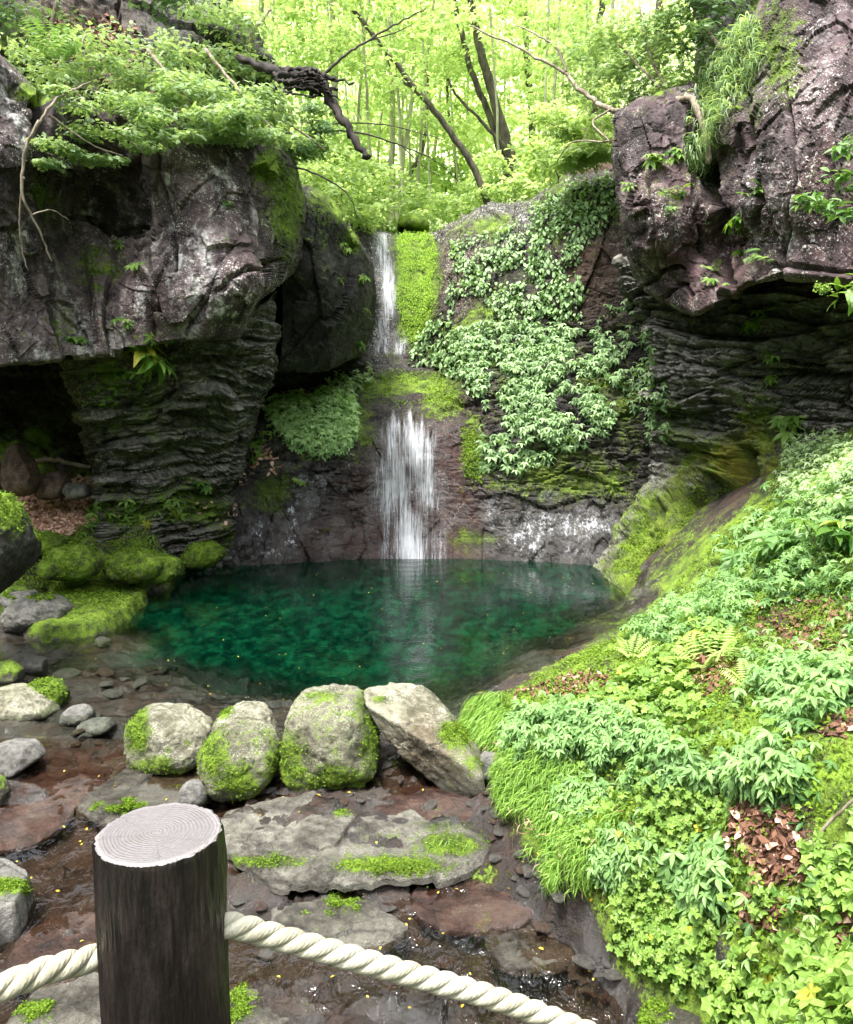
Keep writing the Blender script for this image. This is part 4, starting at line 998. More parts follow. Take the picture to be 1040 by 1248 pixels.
boulder('boulder', [(362, 846), (398, 838), (440, 848), (456, 882), (464, 912), (460, 940), (430, 958), (392, 966), (356, 952), (345, 925), (350, 880)], 'tallest blocky boulder with a pale lichen face and mossy foot', zb=-.19,
    extra=[(-.3, -1, .12, .95), (.75, -.7, .2, .95), (0, -.35, 1, .92), (.1, -.8, -.65, .95), (0, 1, .2, 1)], moss=[(355, 930, 30, 44, .85), (405, 950, 60, 22, .85), (450, 900, 16, 50, .85), (395, 848, 30, 10, .6), (440, 860, 14, 24, .6), (405, 900, 60, 60, .36)], seed=6, depth=.85, group=g4)
boulder('boulder', [(440, 848), (456, 841), (512, 845), (540, 868), (585, 920), (588, 948), (560, 968), (540, 958), (490, 918), (456, 880)], 'long slab boulder leaning to the right with a shaded underside', zb=-.17,
    extra=[(-.55, -.75, -.25, .30), (.2, -.30, 1, .40), (.1, 1, .2, .9), (-.2, -1, .1, .95)], pnorm=32, moss=[(557, 895, 24, 18, 1.05), (580, 930, 14, 16, .6), (463, 853, 12, 5, .6), (548, 930, 10, 20, .4)], other={'brown': [(520, 915, 50, 40, .55)]}, seed=7, depth=.75, group=g4)
boulder('stone', [(580, 930), (590, 918), (606, 920), (612, 940), (600, 952), (582, 950)], 'small dark grey stone wedged between the leaning slab and the grassy bank', 'stone', zb=-.15, mat='bgrey', sub=5, seed=8)
boulder('stone', [(217, 965), (226, 951), (246, 951), (256, 966), (250, 982), (222, 982)], 'round grey stone just behind the wooden post', 'stone', zb=-.18, mat='bgrey', sub=5, pnorm=5, seed=9)
boulder('stone', [(10, 748), (26, 730), (60, 725), (84, 740), (82, 758), (60, 768), (18, 768)], 'rounded grey stone in front of the flat mossy slab', 'stone', zb=.05, mat='bgrey', depth=.8, moss=[(50, 728, 26, 5, .7)], seed=10)
slab('mossy_slab', [(30, 728), (60, 708), (120, 704), (152, 710), (168, 730), (152, 744), (110, 760), (50, 768), (24, 750)], 'low flat slab wholly covered in bright moss at the water edge', .16, .34, 'bmoss', .10, [(100, 730, 90, 40, 1.3)], seed=11)
boulder('stone', [(-10, 735), (10, 722), (42, 720), (44, 738), (10, 748)], 'flat dark stone between the big mossy boulder and the rounded stone', 'stone', zb=.15, mat='bgrey', sub=5, moss=[(0, 725, 20, 6, .5)], seed=12)
boulder('boulder', [(-90, 640), (-50, 596), (0, 600), (26, 640), (30, 672), (10, 706), (-10, 728), (-90, 730)], 'large dark boulder with a mossy top cut off by the left edge', Yc=9.3, mat='dark', depth=.9, moss=[(0, 618, 40, 34, 1.1), (-40, 610, 60, 30, 1)], seed=13)
boulder('boulder', [(0, 650), (30, 640), (44, 656), (40, 680), (20, 705), (0, 700)], 'smaller mossy boulder tucked against the right of the large dark one', Yc=9.9, mat='dark', depth=1, sub=5, moss=[(34, 650, 20, 20, 1)], seed=14)
boulder('stone', [(6, 590), (10, 555), (20, 537), (34, 556), (46, 582), (38, 604), (14, 606)], 'upright pointed stone on the leaf litter below the hollow', 'stone', Yc=13.2, mat='bbrown', depth=.8, sub=5, seed=15)
boulder('stone', [(-14, 575), (0, 560), (8, 585), (2, 606), (-14, 606)], 'stone at the left edge beside the upright pointed one', 'stone', Yc=13.2, mat='bmoss', sub=4, seed=16)
boulder('stone', [(46, 600), (56, 578), (74, 574), (84, 584), (76, 606), (52, 610)], 'slanting reddish stone right of the upright pointed one', 'stone', Yc=13.6, mat='bbrown', sub=5, seed=17)
boulder('stone', [(78, 600), (84, 588), (106, 590), (110, 604), (90, 610)], 'flat grey stone at the mouth of the left hollow', 'stone', Yc=13.6, mat='bgrey', sub=4, seed=18)
boulder('stone', [(-20, 848), (0, 836), (34, 838), (66, 858), (72, 872), (40, 880), (-20, 880)], 'smooth pale grey stone with a shaded foot at the left edge', 'stone', zb=-.1, mat='bpale', depth=.8, pnorm=7, seed=19, other={'mdark': [(0, 0, 1, 1, 0)]})
boulder('stone', [(26, 842), (44, 830), (66, 830), (80, 844), (76, 862), (40, 862)], 'small stone capped in bright moss behind the smooth pale one', 'stone', zb=-.08, mat='bmoss', sub=5, moss=[(55, 838, 40, 20, 1.2)], seed=20)
boulder('stone', [(74, 876), (82, 862), (104, 859), (116, 870), (108, 884), (80, 886)], 'rounded light grey stone in the shallows left of the white boulder', 'stone', zb=-.12, mat='bgrey', sub=5, pnorm=6, seed=21)
boulder('stone', [(94, 886), (104, 878), (132, 877), (140, 886), (128, 894), (100, 894)], 'low flat blue grey stone beside the white boulder', 'stone', zb=-.13, mat='bgrey', sub=4, seed=22)
boulder('stone', [(-20, 915), (10, 905), (36, 907), (50, 924), (30, 938), (-20, 952)], 'angular grey stone lying at the left edge of the stream', 'stone', zb=-.18, mat='bgrey', depth=.8, sub=5, pnorm=20, other={'wet': [(20, 940, 40, 20, 1)]}, seed=23)
boulder('stone', [(-20, 945), (0, 948), (10, 965), (4, 985), (-20, 985)], 'mossy stone corner at the left edge below the angular stone', 'stone', zb=-.2, mat='bmoss', sub=4, seed=24)
slab('mossy_slab', [(-70, 1052), (0, 1044), (24, 1056), (32, 1078), (14, 1104), (-70, 1120)], 'grey slab with a bright moss rim left of the wooden post', -.14, .26, 'bgrey', .02, [(12, 1080, 30, 12, 1)], seed=25)
boulder('stone', [(-16, 812), (8, 806), (26, 816), (24, 832), (-16, 836)], 'moss topped stone at the left edge above the smooth pale stone', 'stone', zb=-.05, mat='bmoss', sub=4, moss=[(8, 812, 30, 12, 1)], seed=26)
boulder('stone', [(26, 808), (34, 800), (56, 803), (54, 818), (28, 818)], 'wet flat stone in the brown shallows behind the mossy stones', 'stone', zb=-.05, mat='bgrey', sub=4, other={'wet': [(40, 808, 30, 20, 1)]}, seed=27)
boulder('stone', [(876, 1140), (884, 1132), (896, 1150), (894, 1178), (884, 1170)], 'upright chalk white stone among the lime green leaves', 'stone', Yc=4.05, mat='bpale', sub=4, other={'lich': [(885, 1150, 40, 40, 1.5)]}, seed=28)
boulder('rock', [(878, 1175), (885, 1142), (930, 1125), (972, 1150), (965, 1190), (920, 1215), (890, 1200)], 'rounded mossy rock showing through the leaves at bottom right', 'rock', Yc=3.95, mat='bmoss', depth=.8, moss=[(920, 1150, 60, 40, .5)], seed=29)
boulder('rock', [(832, 885), (850, 852), (900, 846), (960, 860), (990, 900), (960, 925), (880, 930), (845, 915)], 'mossy rock bulging from the bank below the fern', 'rock', Yc=5.9, mat='bmoss', depth=.8, moss=[(900, 870, 80, 40, .9)], seed=30)
slab('flat_slab', [(262, 990), (330, 972), (450, 984), (560, 996), (592, 1024), (570, 1046), (470, 1062), (400, 1066), (310, 1050), (270, 1026)], 'broad flat grey slab with a moss fringe along its front edge', -.165, .10, 'slab', .0, [(320, 1050, 60, 9, .9), (480, 1055, 70, 11, 1), (555, 1030, 36, 14, 1.1), (410, 990, 24, 5, .6), (540, 1005, 50, 8, .5), (460, 1020, 60, 14, .3)], {'wet': [(440, 975, 60, 14, .8), (590, 1000, 20, 20, .8)]}, seed=31, amp=.03)
slab('flat_slab', [(330, 1110), (380, 1084), (440, 1088), (470, 1112), (500, 1130), (460, 1146), (380, 1142), (335, 1130)], 'grey green flat slab awash behind the rope', -.345, .10, 'slab', .02, [(420, 1100, 40, 20, .6)], {'wet': [(400, 1120, 80, 30, .7)]}, seed=32)
slab('flat_slab', [(92, 968), (120, 925), (190, 905), (250, 930), (262, 960), (225, 992), (130, 998)], 'wet shining slab under the leftmost boulder', -.175, .08, 'slab', .01, [(150, 985, 34, 8, .8)], {'wet': [(160, 950, 90, 50, 1.6)]}, seed=33, amp=.025)
slab('flat_slab', [(240, 1215), (300, 1195), (350, 1215), (345, 1290), (240, 1290)], 'mossy submerged slab right of the post at the bottom edge', -.41, .10, 'slab', .02, [(295, 1225, 30, 20, .8)], {'wet': [(300, 1240, 60, 50, .5)]}, seed=34)
slab('flat_slab', [(20, 1230), (70, 1190), (118, 1180), (120, 1270), (10, 1270)], 'moss edged slab left of the post at the bottom edge', -.39, .10, 'slab', .02, [(40, 1230, 30, 12, .9)], {'wet': [(80, 1220, 60, 50, .8)]}, seed=35)
slab('flat_slab', [(780, 1250), (800, 1218), (850, 1206), (900, 1235), (905, 1300), (790, 1300)], 'wet black rock shelf under the lime leaves at the bottom edge', -.1, .3, 'slab', .04, [(780, 1235, 30, 40, 1)], {'wet': [(860, 1235, 60, 50, 1.5)], 'cav': [(860, 1240, 60, 40, .4)]}, seed=36)

gt = on_ground(532, 1048); qn = 160
tp0 = np.array(gt) + np.c_[RNG.normal(0, .09, qn), RNG.normal(0, .04, qn), np.full(qn, .05)]
tag(scatter('grass_tuft', tp0, np.tile([0, -.2, 1.], (qn, 1)), T_BLADE, .12, M['f_grass'], tilt=.3), 'small grass tuft growing on the mossy front edge of the broad slab', 'grass tuft', kind='stuff')
for k_, (ol, lb, zt, mt) in enumerate([
    ([(-30, 975), (10, 930), (70, 900), (150, 905), (140, 940), (90, 985), (40, 1020), (-30, 1030)], 'flat red brown wet slab at the left edge of the stream', -.19, 'redslab'),
    ([(500, 1085), (560, 1066), (640, 1078), (660, 1100), (600, 1126), (520, 1118)], 'wet reddish slab just below the mossy fringe of the broad slab', -.325, 'redslab'),
    ([(10, 1160), (60, 1118), (116, 1112), (122, 1160), (90, 1190), (20, 1196)], 'bright red brown slab left of the wooden post', -.36, 'redslab'),
    ([(600, 1130), (660, 1120), (700, 1150), (660, 1176), (600, 1166)], 'small grey slab in the lively water near the bank', -.375, 'slab'),
    ([(440, 940), (520, 960), (600, 972), (610, 990), (540, 992), (440, 972)], 'wet shelf between the leaning slab boulder and the broad flat slab', -.17, 'redslab')]):
    slab('flat_slab', ol, lb, zt, .07, mt, .0, (), {'wet': [(ol[0][0] + 40, ol[0][1], 300, 200, 1.2)]}, seed=60 + k_, amp=.018)
for k_, (ol, yc, lb) in enumerate([
    ([(126, 690), (140, 672), (176, 668), (206, 684), (200, 704), (150, 712)], 12.6, 'mossy mound stone behind the flat mossy slab'),
    ([(172, 694), (190, 676), (222, 680), (222, 700), (196, 714), (174, 710)], 12.7, 'rounded mossy stone touching the pool edge on the left'),
    ([(50, 690), (66, 668), (104, 664), (124, 684), (110, 706), (60, 708)], 12.0, 'broad mossy stone left of the mound stone on the bank'),
    ([(222, 680), (236, 662), (262, 660), (276, 674), (262, 690), (230, 694)], 13.9, 'farthest mossy stone at the foot of the layered cliff'),
    ([(30, 668), (44, 652), (70, 650), (82, 662), (70, 676), (38, 678)], 12.6, 'small mossy stone below the leaf litter')]):
    boulder('mossy_stone', ol, lb, 'stone', .8, 'bmoss', sub=5, moss=[(ol[0][0] + 20, ol[0][1] - 10, 80, 40, .75)], seed=70 + k_, Yc=yc, pnorm=7, amp=.05)

# loose pebbles: a few shapes, copied
peb = []
for k in range(5):
    D, Fc = ICO[3]
    rg = np.random.default_rng(90 + k); dirs = rg.normal(0, 1, (11, 3)); dirs /= np.linalg.norm(dirs, axis=1, keepdims=True)
    acc = sum((np.maximum(D @ d, 0) / rg.uniform(.7, 1)) ** 12 for d in dirs); r = np.minimum((acc + 1e-9) ** (-1 / 12), 1.3)
    V = D * r[:, None] * np.array([1, .8, .45]) * (1 + .06 * fbm(D * 3, 3, k))[:, None]
    peb.append((V, Fc))
pebm = [None] * 15
spots = []
for (x0, y0, x1, y1, n, s0, s1) in [(90, 870, 160, 915, 9, .04, .09), (200, 960, 360, 985, 12, .03, .06), (460, 930, 560, 985, 10, .03, .07), (560, 960, 600, 985, 4, .03, .05), (30, 780, 170, 860, 12, .06, .14), (280, 1070, 660, 1180, 16, .04, .09), (360, 960, 450, 980, 6, .03, .05), (0, 1120, 110, 1200, 5, .05, .1), (470, 1150, 720, 1240, 14, .03, .06), (620, 1050, 720, 1140, 26, .03, .08), (690, 1120, 760, 1220, 20, .03, .07), (590, 985, 640, 1050, 12, .03, .06), (120, 760, 220, 850, 16, .05, .12)]:
    for _ in range(n): spots.append((random.uniform(x0, x1), random.uniform(y0, y1), random.uniform(s0, s1)))
for k, (x, y, s) in enumerate(spots):
    g = on_ground(x, y); v = k % 5; mk = ('bgrey', 'bbrown', 'bgrey')[k % 3]; ci = v * 3 + k % 3
    if pebm[ci] is None:
        o = mesh_obj('pebble', peb[v][0], peb[v][1], M[mk], None, {'wet': np.full(len(peb[v][0]), .7)}); pebm[ci] = o
    else:
        o = pebm[ci].copy(); COL.objects.link(o)
    o.location = g + Vector((0, 0, s * .2)); o.scale = (s, s * random.uniform(.8, 1.1), s * random.uniform(.7, 1)); o.rotation_euler = (random.uniform(-.2, .2), random.uniform(-.2, .2), random.uniform(0, 6))
    tag(o, 'small loose pebble lying on the wet stream bed', 'pebble', 'pebbles scattered over the stream bed')

# ------------------------------------------------------------------ the post and the rope
t = NT('post_bark')
co = t.n('TexCoord').outputs['Object']
n1 = t.noise(t.mapv(co, (1, 1, .22)), 38, 6, .65); n2 = t.noise(t.mapv(co, (1, 1, .5)), 130, 4, .6); n3 = t.noise(co, 9, 4)
c = t.mix(t.ramp(n1, .4, .75), (0.004, 0.003, 0.003), (0.032, 0.024, 0.021))
c = t.mix(t.math('MULTIPLY', t.ramp(n3, .55, .75), .35), c, (.10, .08, .07))
bp = t.n('Bump', {'Strength': .9, 'Distance': .006, 'Height': t.math('ADD', n1, t.math('MULTIPLY', n2, .4))}).outputs[0]
M['post'] = t.surf(t.n('BsdfPrincipled', {'Base Color': c, 'Roughness': .34, 'Normal': bp}).outputs[0])
t = NT('post_end_grain')
co = t.n('TexCoord').outputs['Object']
v = t.n('VectorMath', {0: co, 1: t.n('VectorMath', {0: t.n('TexNoise', {'Vector': co, 'Scale': 12., 'Detail': 3.}).outputs['Color'], 1: (.012, .012, 0)}, operation='MULTIPLY').outputs[0]}, operation='ADD').outputs[0]
sx = t.n('SeparateXYZ', {0: v})
rr = t.math('SQRT', t.math('ADD', t.math('POWER', t.math('SUBTRACT', sx.outputs[0], .004), 2.), t.math('POWER', t.math('SUBTRACT', sx.outputs[1], .006), 2.)))
wv = t.math('SINE', t.math('ADD', t.math('MULTIPLY', rr, 1500.), t.math('MULTIPLY', t.noise(co, 22, 2), 9.)))
sp = t.noise(co, 160, 4, .7)
c = t.mix(t.math('MULTIPLY', t.ramp(wv, -.2, .9), .24), (0.135, 0.125, 0.13), (0.08, 0.073, 0.076))
c = t.mix(t.math('MULTIPLY', t.ramp(sp, .45, .65), .4), c, (.20, .185, .19))
ang = t.math('ARCTAN2', sx.outputs[1], sx.outputs[0])
crk = t.math('MULTIPLY', t.ramp(t.math('ABSOLUTE', t.math('SINE', t.math('ADD', t.math('MULTIPLY', ang, 3.5), t.math('MULTIPLY', t.noise(co, 30, 3), 1.6)))), .05, .0), t.ramp(rr, .012, .04))
c = t.mix(t.math('MULTIPLY', crk, .7), c, (.03, .025, .022))
c = t.mix(t.math('MULTIPLY', t.ramp(t.noise(co, 16, 4, .6), .5, .7), .5), c, (.11, .095, .09))
rim = t.ramp(rr, .060, .068); c = t.mix(t.math('MULTIPLY', rim, .6), c, (.23, .21, .21))
bp = t.n('Bump', {'Strength': .5, 'Distance': .002, 'Height': t.math('ADD', t.math('MULTIPLY', wv, .3), t.math('MULTIPLY', sp, 2.))}).outputs[0]
M['endgrain'] = t.surf(t.n('BsdfPrincipled', {'Base Color': c, 'Roughness': .5, 'Normal': bp}).outputs[0])
pt = P(194, 1015, .893)
root = empty('wooden_post', (pt[0], pt[1], 1.48)); tag(root, 'dark bark textured round post with pale ringed top, rope passing through', 'post')
H_ = float(pt[2]) - 1.48; R0 = .0722
nz_, na = 420, 420
zz = np.linspace(-.25, H_, nz_); th = np.linspace(0, 2 * math.pi, na, endpoint=False)
T2, Z3 = np.meshgrid(th, zz, indexing='ij')
cyl = np.stack([np.cos(T2), np.sin(T2), Z3], -1)
rad = R0 * (1 + .030 * fbm(cyl * np.array([4, 4, 7]), 4, 2) + .045 * np.abs(fbm(cyl * np.array([5, 5, 6]), 3, 6)) + .03 * np.abs(fbm(cyl * np.array([11, 11, 12]), 3, 16)) - .02 - .02 * (np.clip((Z3 - H_ + .006) / .006, 0, 1)) ** 2)
Vp = np.stack([rad * np.cos(T2), rad * np.sin(T2), Z3], -1)
i = np.arange(na * nz_).reshape(na, nz_)
f = np.stack([i[:, :-1], np.roll(i, -1, 0)[:, :-1], np.roll(i, -1, 0)[:, 1:], i[:, 1:]], -1).reshape(-1, 4)
mesh_obj('shaft', Vp, f, M['post'], root)
rings = np.linspace(0, 1, 24)
Vt = [(0, 0, H_ + .002)]; Ft = []
for k, q in enumerate(rings[1:]):
    for a in range(na):
        r = rad[a, -1] * q
        Vt.append((r * math.cos(th[a]), r * math.sin(th[a]), H_ + .0015 - (.003 if k == 22 else 0)))
for a in range(na): Ft.append((0, 1 + a, 1 + (a + 1) % na))
for k in range(22):
    for a in range(na):
        p0 = 1 + k * na + a; p1 = 1 + k * na + (a + 1) % na
        Ft += [(p0, p0 + na, p1 + na), (p0, p1 + na, p1)]
mesh_obj('ringed_top', Vt, Ft, M['endgrain'], root)

t = NT('rope_fibre')
co = t.n('TexCoord').outputs['Object']
n1 = t.noise(co, 260, 4, .7); n2 = t.noise(co, 14, 4, .6)
fib = t.math('SINE', t.math('ADD', t.math('MULTIPLY', t.attr('fib'), 9.0), t.math('MULTIPLY', n1, 3.)))
c = t.mix(t.ramp(n2, .35, .7), (0.36, 0.34, 0.25), (0.54, 0.52, 0.42))
c = t.mix(t.math('MULTIPLY', t.ramp(n1, .4, .7), .35), c, (.36, .32, .22))
c = t.mix(t.attr('groove'), c, (.22, .19, .12))
bp = t.n('Bump', {'Strength': .6, 'Distance': .0012, 'Height': t.math('ADD', t.math('MULTIPLY', fib, .25), t.math('MULTIPLY', n1, 1.5))}).outputs[0]
M['rope'] = t.surf(t.n('BsdfPrincipled', {'Base Color': c, 'Roughness': .85, 'Normal': bp}).outputs[0])
def rope(ctrl, rad=.0148, pitch=.084):
    q = smooth_path(ctrl, 900)
    L = np.r_[0, np.cumsum(np.linalg.norm(np.diff(q, axis=0), axis=1))]
    tg = np.gradient(q, axis=0); tg /= np.linalg.norm(tg, axis=1, keepdims=True)
    a = np.cross(tg, [0, 0, 1]); a /= np.linalg.norm(a, axis=1, keepdims=True); b = np.cross(tg, a)
    parts, gr, fb = [], [], []
    ns = 14
    for s in range(3):
        ph = -2 * math.pi * L / pitch + s * 2 * math.pi / 3
        dirn = a * np.cos(ph)[:, None] + b * np.sin(ph)[:, None]
        c = q + dirn * rad * .50
        ctg = np.gradient(c, axis=0); ctg /= np.linalg.norm(ctg, axis=1, keepdims=True)
        e2 = np.cross(ctg, dirn); e2 /= np.linalg.norm(e2, axis=1, keepdims=True); e1 = np.cross(e2, ctg)
        an = np.linspace(0, 2 * math.pi, ns, endpoint=False)
        V = c[:, None] + rad * .56 * (e1[:, None] * np.cos(an)[None, :, None] + 1.12 * e2[:, None] * np.sin(an)[None, :, None])
        i = np.arange(len(q) * ns).reshape(len(q), ns)
        f = np.stack([i[:-1], i[1:], np.roll(i, -1, 1)[1:], np.roll(i, -1, 1)[:-1]], -1).reshape(-1, 4)
        parts.append((V.reshape(-1, 3), f)); gr.append(np.broadcast_to(np.clip(.55 - np.cos(an), 0, 1)[None] * .6, (len(q), ns)).ravel())
        fb.append((an[None] + L[:, None] * 60).ravel())
    V, Fc = join_t(parts)
    return mesh_obj('rope', V, Fc, M['rope'], None, {'groove': np.concatenate(gr), 'fib': np.concatenate(fb)})
rp = [P(-420, 1190, .74), P(-180, 1232, .76), P(-20, 1208, .80), P(60, 1182, .84), P(128, 1164, .885), P(200, 1140, .90), P(273, 1128, .905), P(340, 1143, .93), P(480, 1182, .97), P(600, 1216, 1.0), P(700, 1252, 1.02), P(900, 1330, 1.05), P(1200, 1400, 1.1)]
tag(rope(rp), 'thick cream three strand rope running through the dark wooden post', 'rope')

# ------------------------------------------------------------------ creepers and herbs on the rock
DOWN = np.array([0, -.25, -1.])
EXC = [[(892, 990), (955, 985), (990, 1020), (985, 1080), (940, 1092), (905, 1050)], [(832, 800), (880, 785), (905, 815), (890, 855), (845, 850)], [(930, 750), (1000, 735), (1045, 745), (1040, 790), (960, 800)], [(1000, 870), (1050, 860), (1050, 905), (1000, 905)],
       [(905, 1110), (960, 1105), (965, 1190), (920, 1215), (885, 1170)], [(1010, 1110), (1050, 1100), (1050, 1160), (1005, 1160)], [(830, 880), (860, 862), (930, 880), (925, 925), (870, 930)], [(620, 850), (700, 818), (760, 815), (740, 845), (680, 862)]]
def herbs(name, patches, poly, n, tp, size, mat, label=None, cat=None, lift=.05, tilt=.45, nup=.4, noise=1.0, thr=-.15, group=None, kind='stuff', face=None, fm=0.0, layers=1):
    pts, nr = sample(patches, poly, n, noise=noise, nthr=thr)
    nr = nr + np.array([0, 0, nup]); nr /= np.linalg.norm(nr, axis=1, keepdims=True)
    h = RNG.uniform(0, 1, len(pts)) ** 1.5
    pts = pts + nr * (h * lift)[:, None] + np.array([0, 0, 1]) * (h * lift * .5)[:, None]
    if any(p is TER for p in patches) and name not in ('leaf_litter', 'moss_tufts', 'dead_grass'):
        qx, qy = proj(pts); kp = np.ones(len(pts), bool); lk = RNG.uniform(0, 1, len(pts))
        for e_ in EXC: kp &= ~(inpoly(qx, qy, e_) & (lk < .88))
        pts, nr, h = pts[kp], nr[kp], h[kp]
    o = scatter(name, pts, nr, tp, size, mat, tilt=tilt, face=face, facemix=fm, rnd_bias=h)
    return tag(o, label, cat, group, kind)
RK = [WALL]
D3 = np.array([0, -.5, -.8])
IV1 = [(548, 300), (600, 288), (650, 262), (690, 226), (745, 212), (750, 240), (738, 275), (712, 300), (700, 330), (722, 372), (700, 392), (650, 396), (612, 392), (588, 362), (560, 366), (540, 400), (520, 432), (498, 440), (508, 415), (535, 380), (552, 340)]
herbs('wall_creeper', RK, IV1, 7500, T_OVAL, .115, M['f_ivy'], lift=.14, tilt=.4, nup=.5, noise=1.6, thr=-.2, face=D3, fm=.75)
IV2 = [(545, 410), (600, 396), (660, 400), (700, 402), (730, 408), (752, 430), (760, 470), (748, 520), (725, 545), (680, 552), (640, 545), (600, 525), (590, 495), (575, 470), (550, 440)]
herbs('wall_creeper', RK, IV2, 4600, T_TRIO, .13, M['f_ivy'], lift=.16, tilt=.35, nup=.6, noise=1.7, thr=-.12, face=D3, fm=.75)
IV3 = [(725, 400), (740, 372), (770, 365), (772, 392), (790, 405), (812, 440), (820, 500), (812, 545), (770, 535), (762, 470)]
herbs('wall_creeper', RK + [RST], IV3, 1500, T_TRIO, .13, M['f_ivy'], lift=.12, tilt=.35, nup=.6, noise=1.5, thr=-.1, face=D3, fm=.75)
herbs('wall_creeper', RK, [(588, 520), (640, 545), (690, 560), (700, 585), (670, 590), (600, 570), (580, 600), (575, 560)], 260, T_TRIO, .16, M['f_ivy'], lift=.1, noise=1.5, thr=-.1, face=D3, fm=.75)
herbs('wall_creeper', RK, [(520, 400), (548, 380), (556, 420), (590, 440), (600, 480), (585, 500), (560, 470), (530, 445), (500, 446)], 600, T_OVAL, .13, M['f_ivy'], lift=.1, noise=1.5, thr=-.2, face=D3, fm=.6)
# ledge between the two falls
herbs('herb_patch', RK, [(322, 500), (345, 488), (400, 482), (434, 486), (436, 530), (424, 552), (385, 560), (352, 546), (335, 525)], 3000, T_HERB, .095, M['f_patch'], 'dense rounded patch of pale green herbs on the ledge left of the lower fall', 'herb patch', lift=.16, tilt=.3, nup=1.2, noise=None, kind=None)
herbs('ledge_herbs', RK, [(385, 478), (410, 462), (452, 452), (456, 470), (420, 482)], 200, T_TRIO, .16, M['f_near'], lift=.12, noise=None)
herbs('ledge_herbs', RK, [(262, 590), (270, 560), (320, 520), (335, 530), (320, 560), (280, 585)], 260, T_HERB, .12, M['f_lime'], lift=.1, noise=2, thr=-.1)
herbs('leaf_litter', RK, [(272, 590), (290, 560), (330, 540), (352, 545), (350, 565), (300, 592)], 420, T_CURL, .10, M['litter'], lift=.02, noise=2, thr=-.15)
herbs('leaf_litter', RK, [(330, 490), (345, 478), (382, 474), (385, 484), (350, 492)], 160, T_CURL, .10, M['litter'], lift=.02, noise=None)
# left bank
herbs('bank_herbs', [TER, LST], [(104, 615), (150, 612), (230, 604), (228, 622), (190, 640), (105, 644)], 420, T_HERB, .14, M['f_lime'], lift=.12, noise=2, thr=-.1)
herbs('bank_herbs', [TER], [(45, 650), (100, 645), (110, 680), (60, 684), (40, 670)], 420, T_HERB, .09, M['f_lime'], lift=.08, noise=2, thr=-.05)
herbs('bank_herbs', [TER], [(180, 655), (215, 655), (212, 680), (180, 670)], 80, T_HERB, .1, M['f_lime'], lift=.06, noise=2, thr=-.2)
herbs('bank_herbs', [LCL, LST], [(118, 470), (150, 430), (170, 400), (220, 420), (215, 440), (180, 470), (160, 490), (125, 490)], 300, T_TRIO, .14, M['f_lime'], lift=.1, noise=1.8, thr=.0)
herbs('bank_herbs', [LST], [(95, 455), (130, 450), (150, 520), (120, 520)], 90, T_TRIO, .12, M['f_lime'], lift=.08, noise=1.8, thr=.0)
herbs('leaf_litter', [TER], [(-20, 606), (110, 584), (114, 640), (84, 652), (50, 680), (-20, 660)], 5200, T_CURL, .085, M['litter'], lift=.03, noise=None)
herbs('leaf_litter', [LST, TER], [(240, 610), (290, 600), (285, 640), (240, 640)], 200, T_CURL, .08, M['litter'], lift=.02, noise=2, thr=0)
MS = dict(tilt=.7, nup=.2, noise=None)
herbs('moss_tufts', [TER], [(0, 690), (60, 650), (160, 650), (270, 655), (270, 690), (200, 712), (160, 720), (0, 720)], 18000, T_SIMPLE, .035, M['moss'], lift=.03, tilt=.7, nup=.2, noise=1.6, thr=-.08)

# right bank
herbs('moss_tufts', [RST, TER], [(795, 755), (830, 700), (880, 650), (960, 596), (985, 612), (930, 680), (880, 730), (820, 775)], 9000, T_SIMPLE, .04, M['moss'], lift=.03, tilt=.7, nup=.3, noise=1.5, thr=-.3)
herbs('moss_tufts', [WALL], [(482, 290), (492, 284), (528, 286), (534, 312), (528, 345), (527, 380), (514, 400), (510, 428), (496, 412), (484, 372), (487, 335)], 14000, T_SIMPLE, .038, M['limemoss'], lift=.05, tilt=.7, nup=.2, noise=2.2, thr=-.30, face=D3, fm=.6)
herbs('moss_tufts', [WALL], [(430, 470), (470, 450), (540, 455), (560, 480), (545, 520), (520, 500), (440, 494)], 2500, T_SIMPLE, .05, M['moss'], lift=.03, tilt=.7, nup=.2, noise=2, thr=-.1)
herbs('moss_tufts', [WALL], [(560, 520), (590, 530), (588, 590), (566, 580)], 900, T_SIMPLE, .05, M['moss'], lift=.03, tilt=.7, nup=.2, noise=2, thr=-.2)
herbs('moss_tufts', [RST], [(740, 690), (800, 600), (850, 590), (930, 590), (960, 620), (880, 690), (810, 750), (780, 740)], 14000, T_SIMPLE, .04, M['moss'], lift=.03, tilt=.7, nup=.2, noise=1.5, thr=-.1)
LOW = np.array([-.6, -.5, -.6])
def rb(*a, **k): return herbs(a[0], [TER], *a[1:], **k)
rb('moss_tufts', [(590, 860), (700, 800), (800, 760), (900, 720), (1060, 640), (1060, 1250), (880, 1250), (770, 1160), (640, 1000)], 42000, T_SIMPLE, .028, M['moss'], lift=.025, tilt=.7, nup=.3, noise=1.4, thr=-.25)
GR = [(570, 885), (600, 850), (625, 850), (660, 880), (700, 940), (760, 1000), (740, 1040), (715, 1095), (680, 1090), (640, 1040), (612, 985), (608, 930)]
rb('hanging_grass', GR, 17000, T_BLADE, .12, M['f_grass'], lift=.03, tilt=.6, nup=.4, noise=2.0, thr=-.15, face=LOW, fm=.6)
rb('hanging_grass', [(562, 905), (580, 860), (610, 850), (625, 880), (612, 905)], 2600, T_BLADE, .15, M['f_grass'], lift=.02, tilt=.35, noise=None, face=LOW, fm=.8)
H1_ = [(612, 905), (640, 872), (700, 868), (750, 880), (800, 905), (858, 955), (868, 985), (800, 985), (740, 965), (680, 960), (625, 945)]
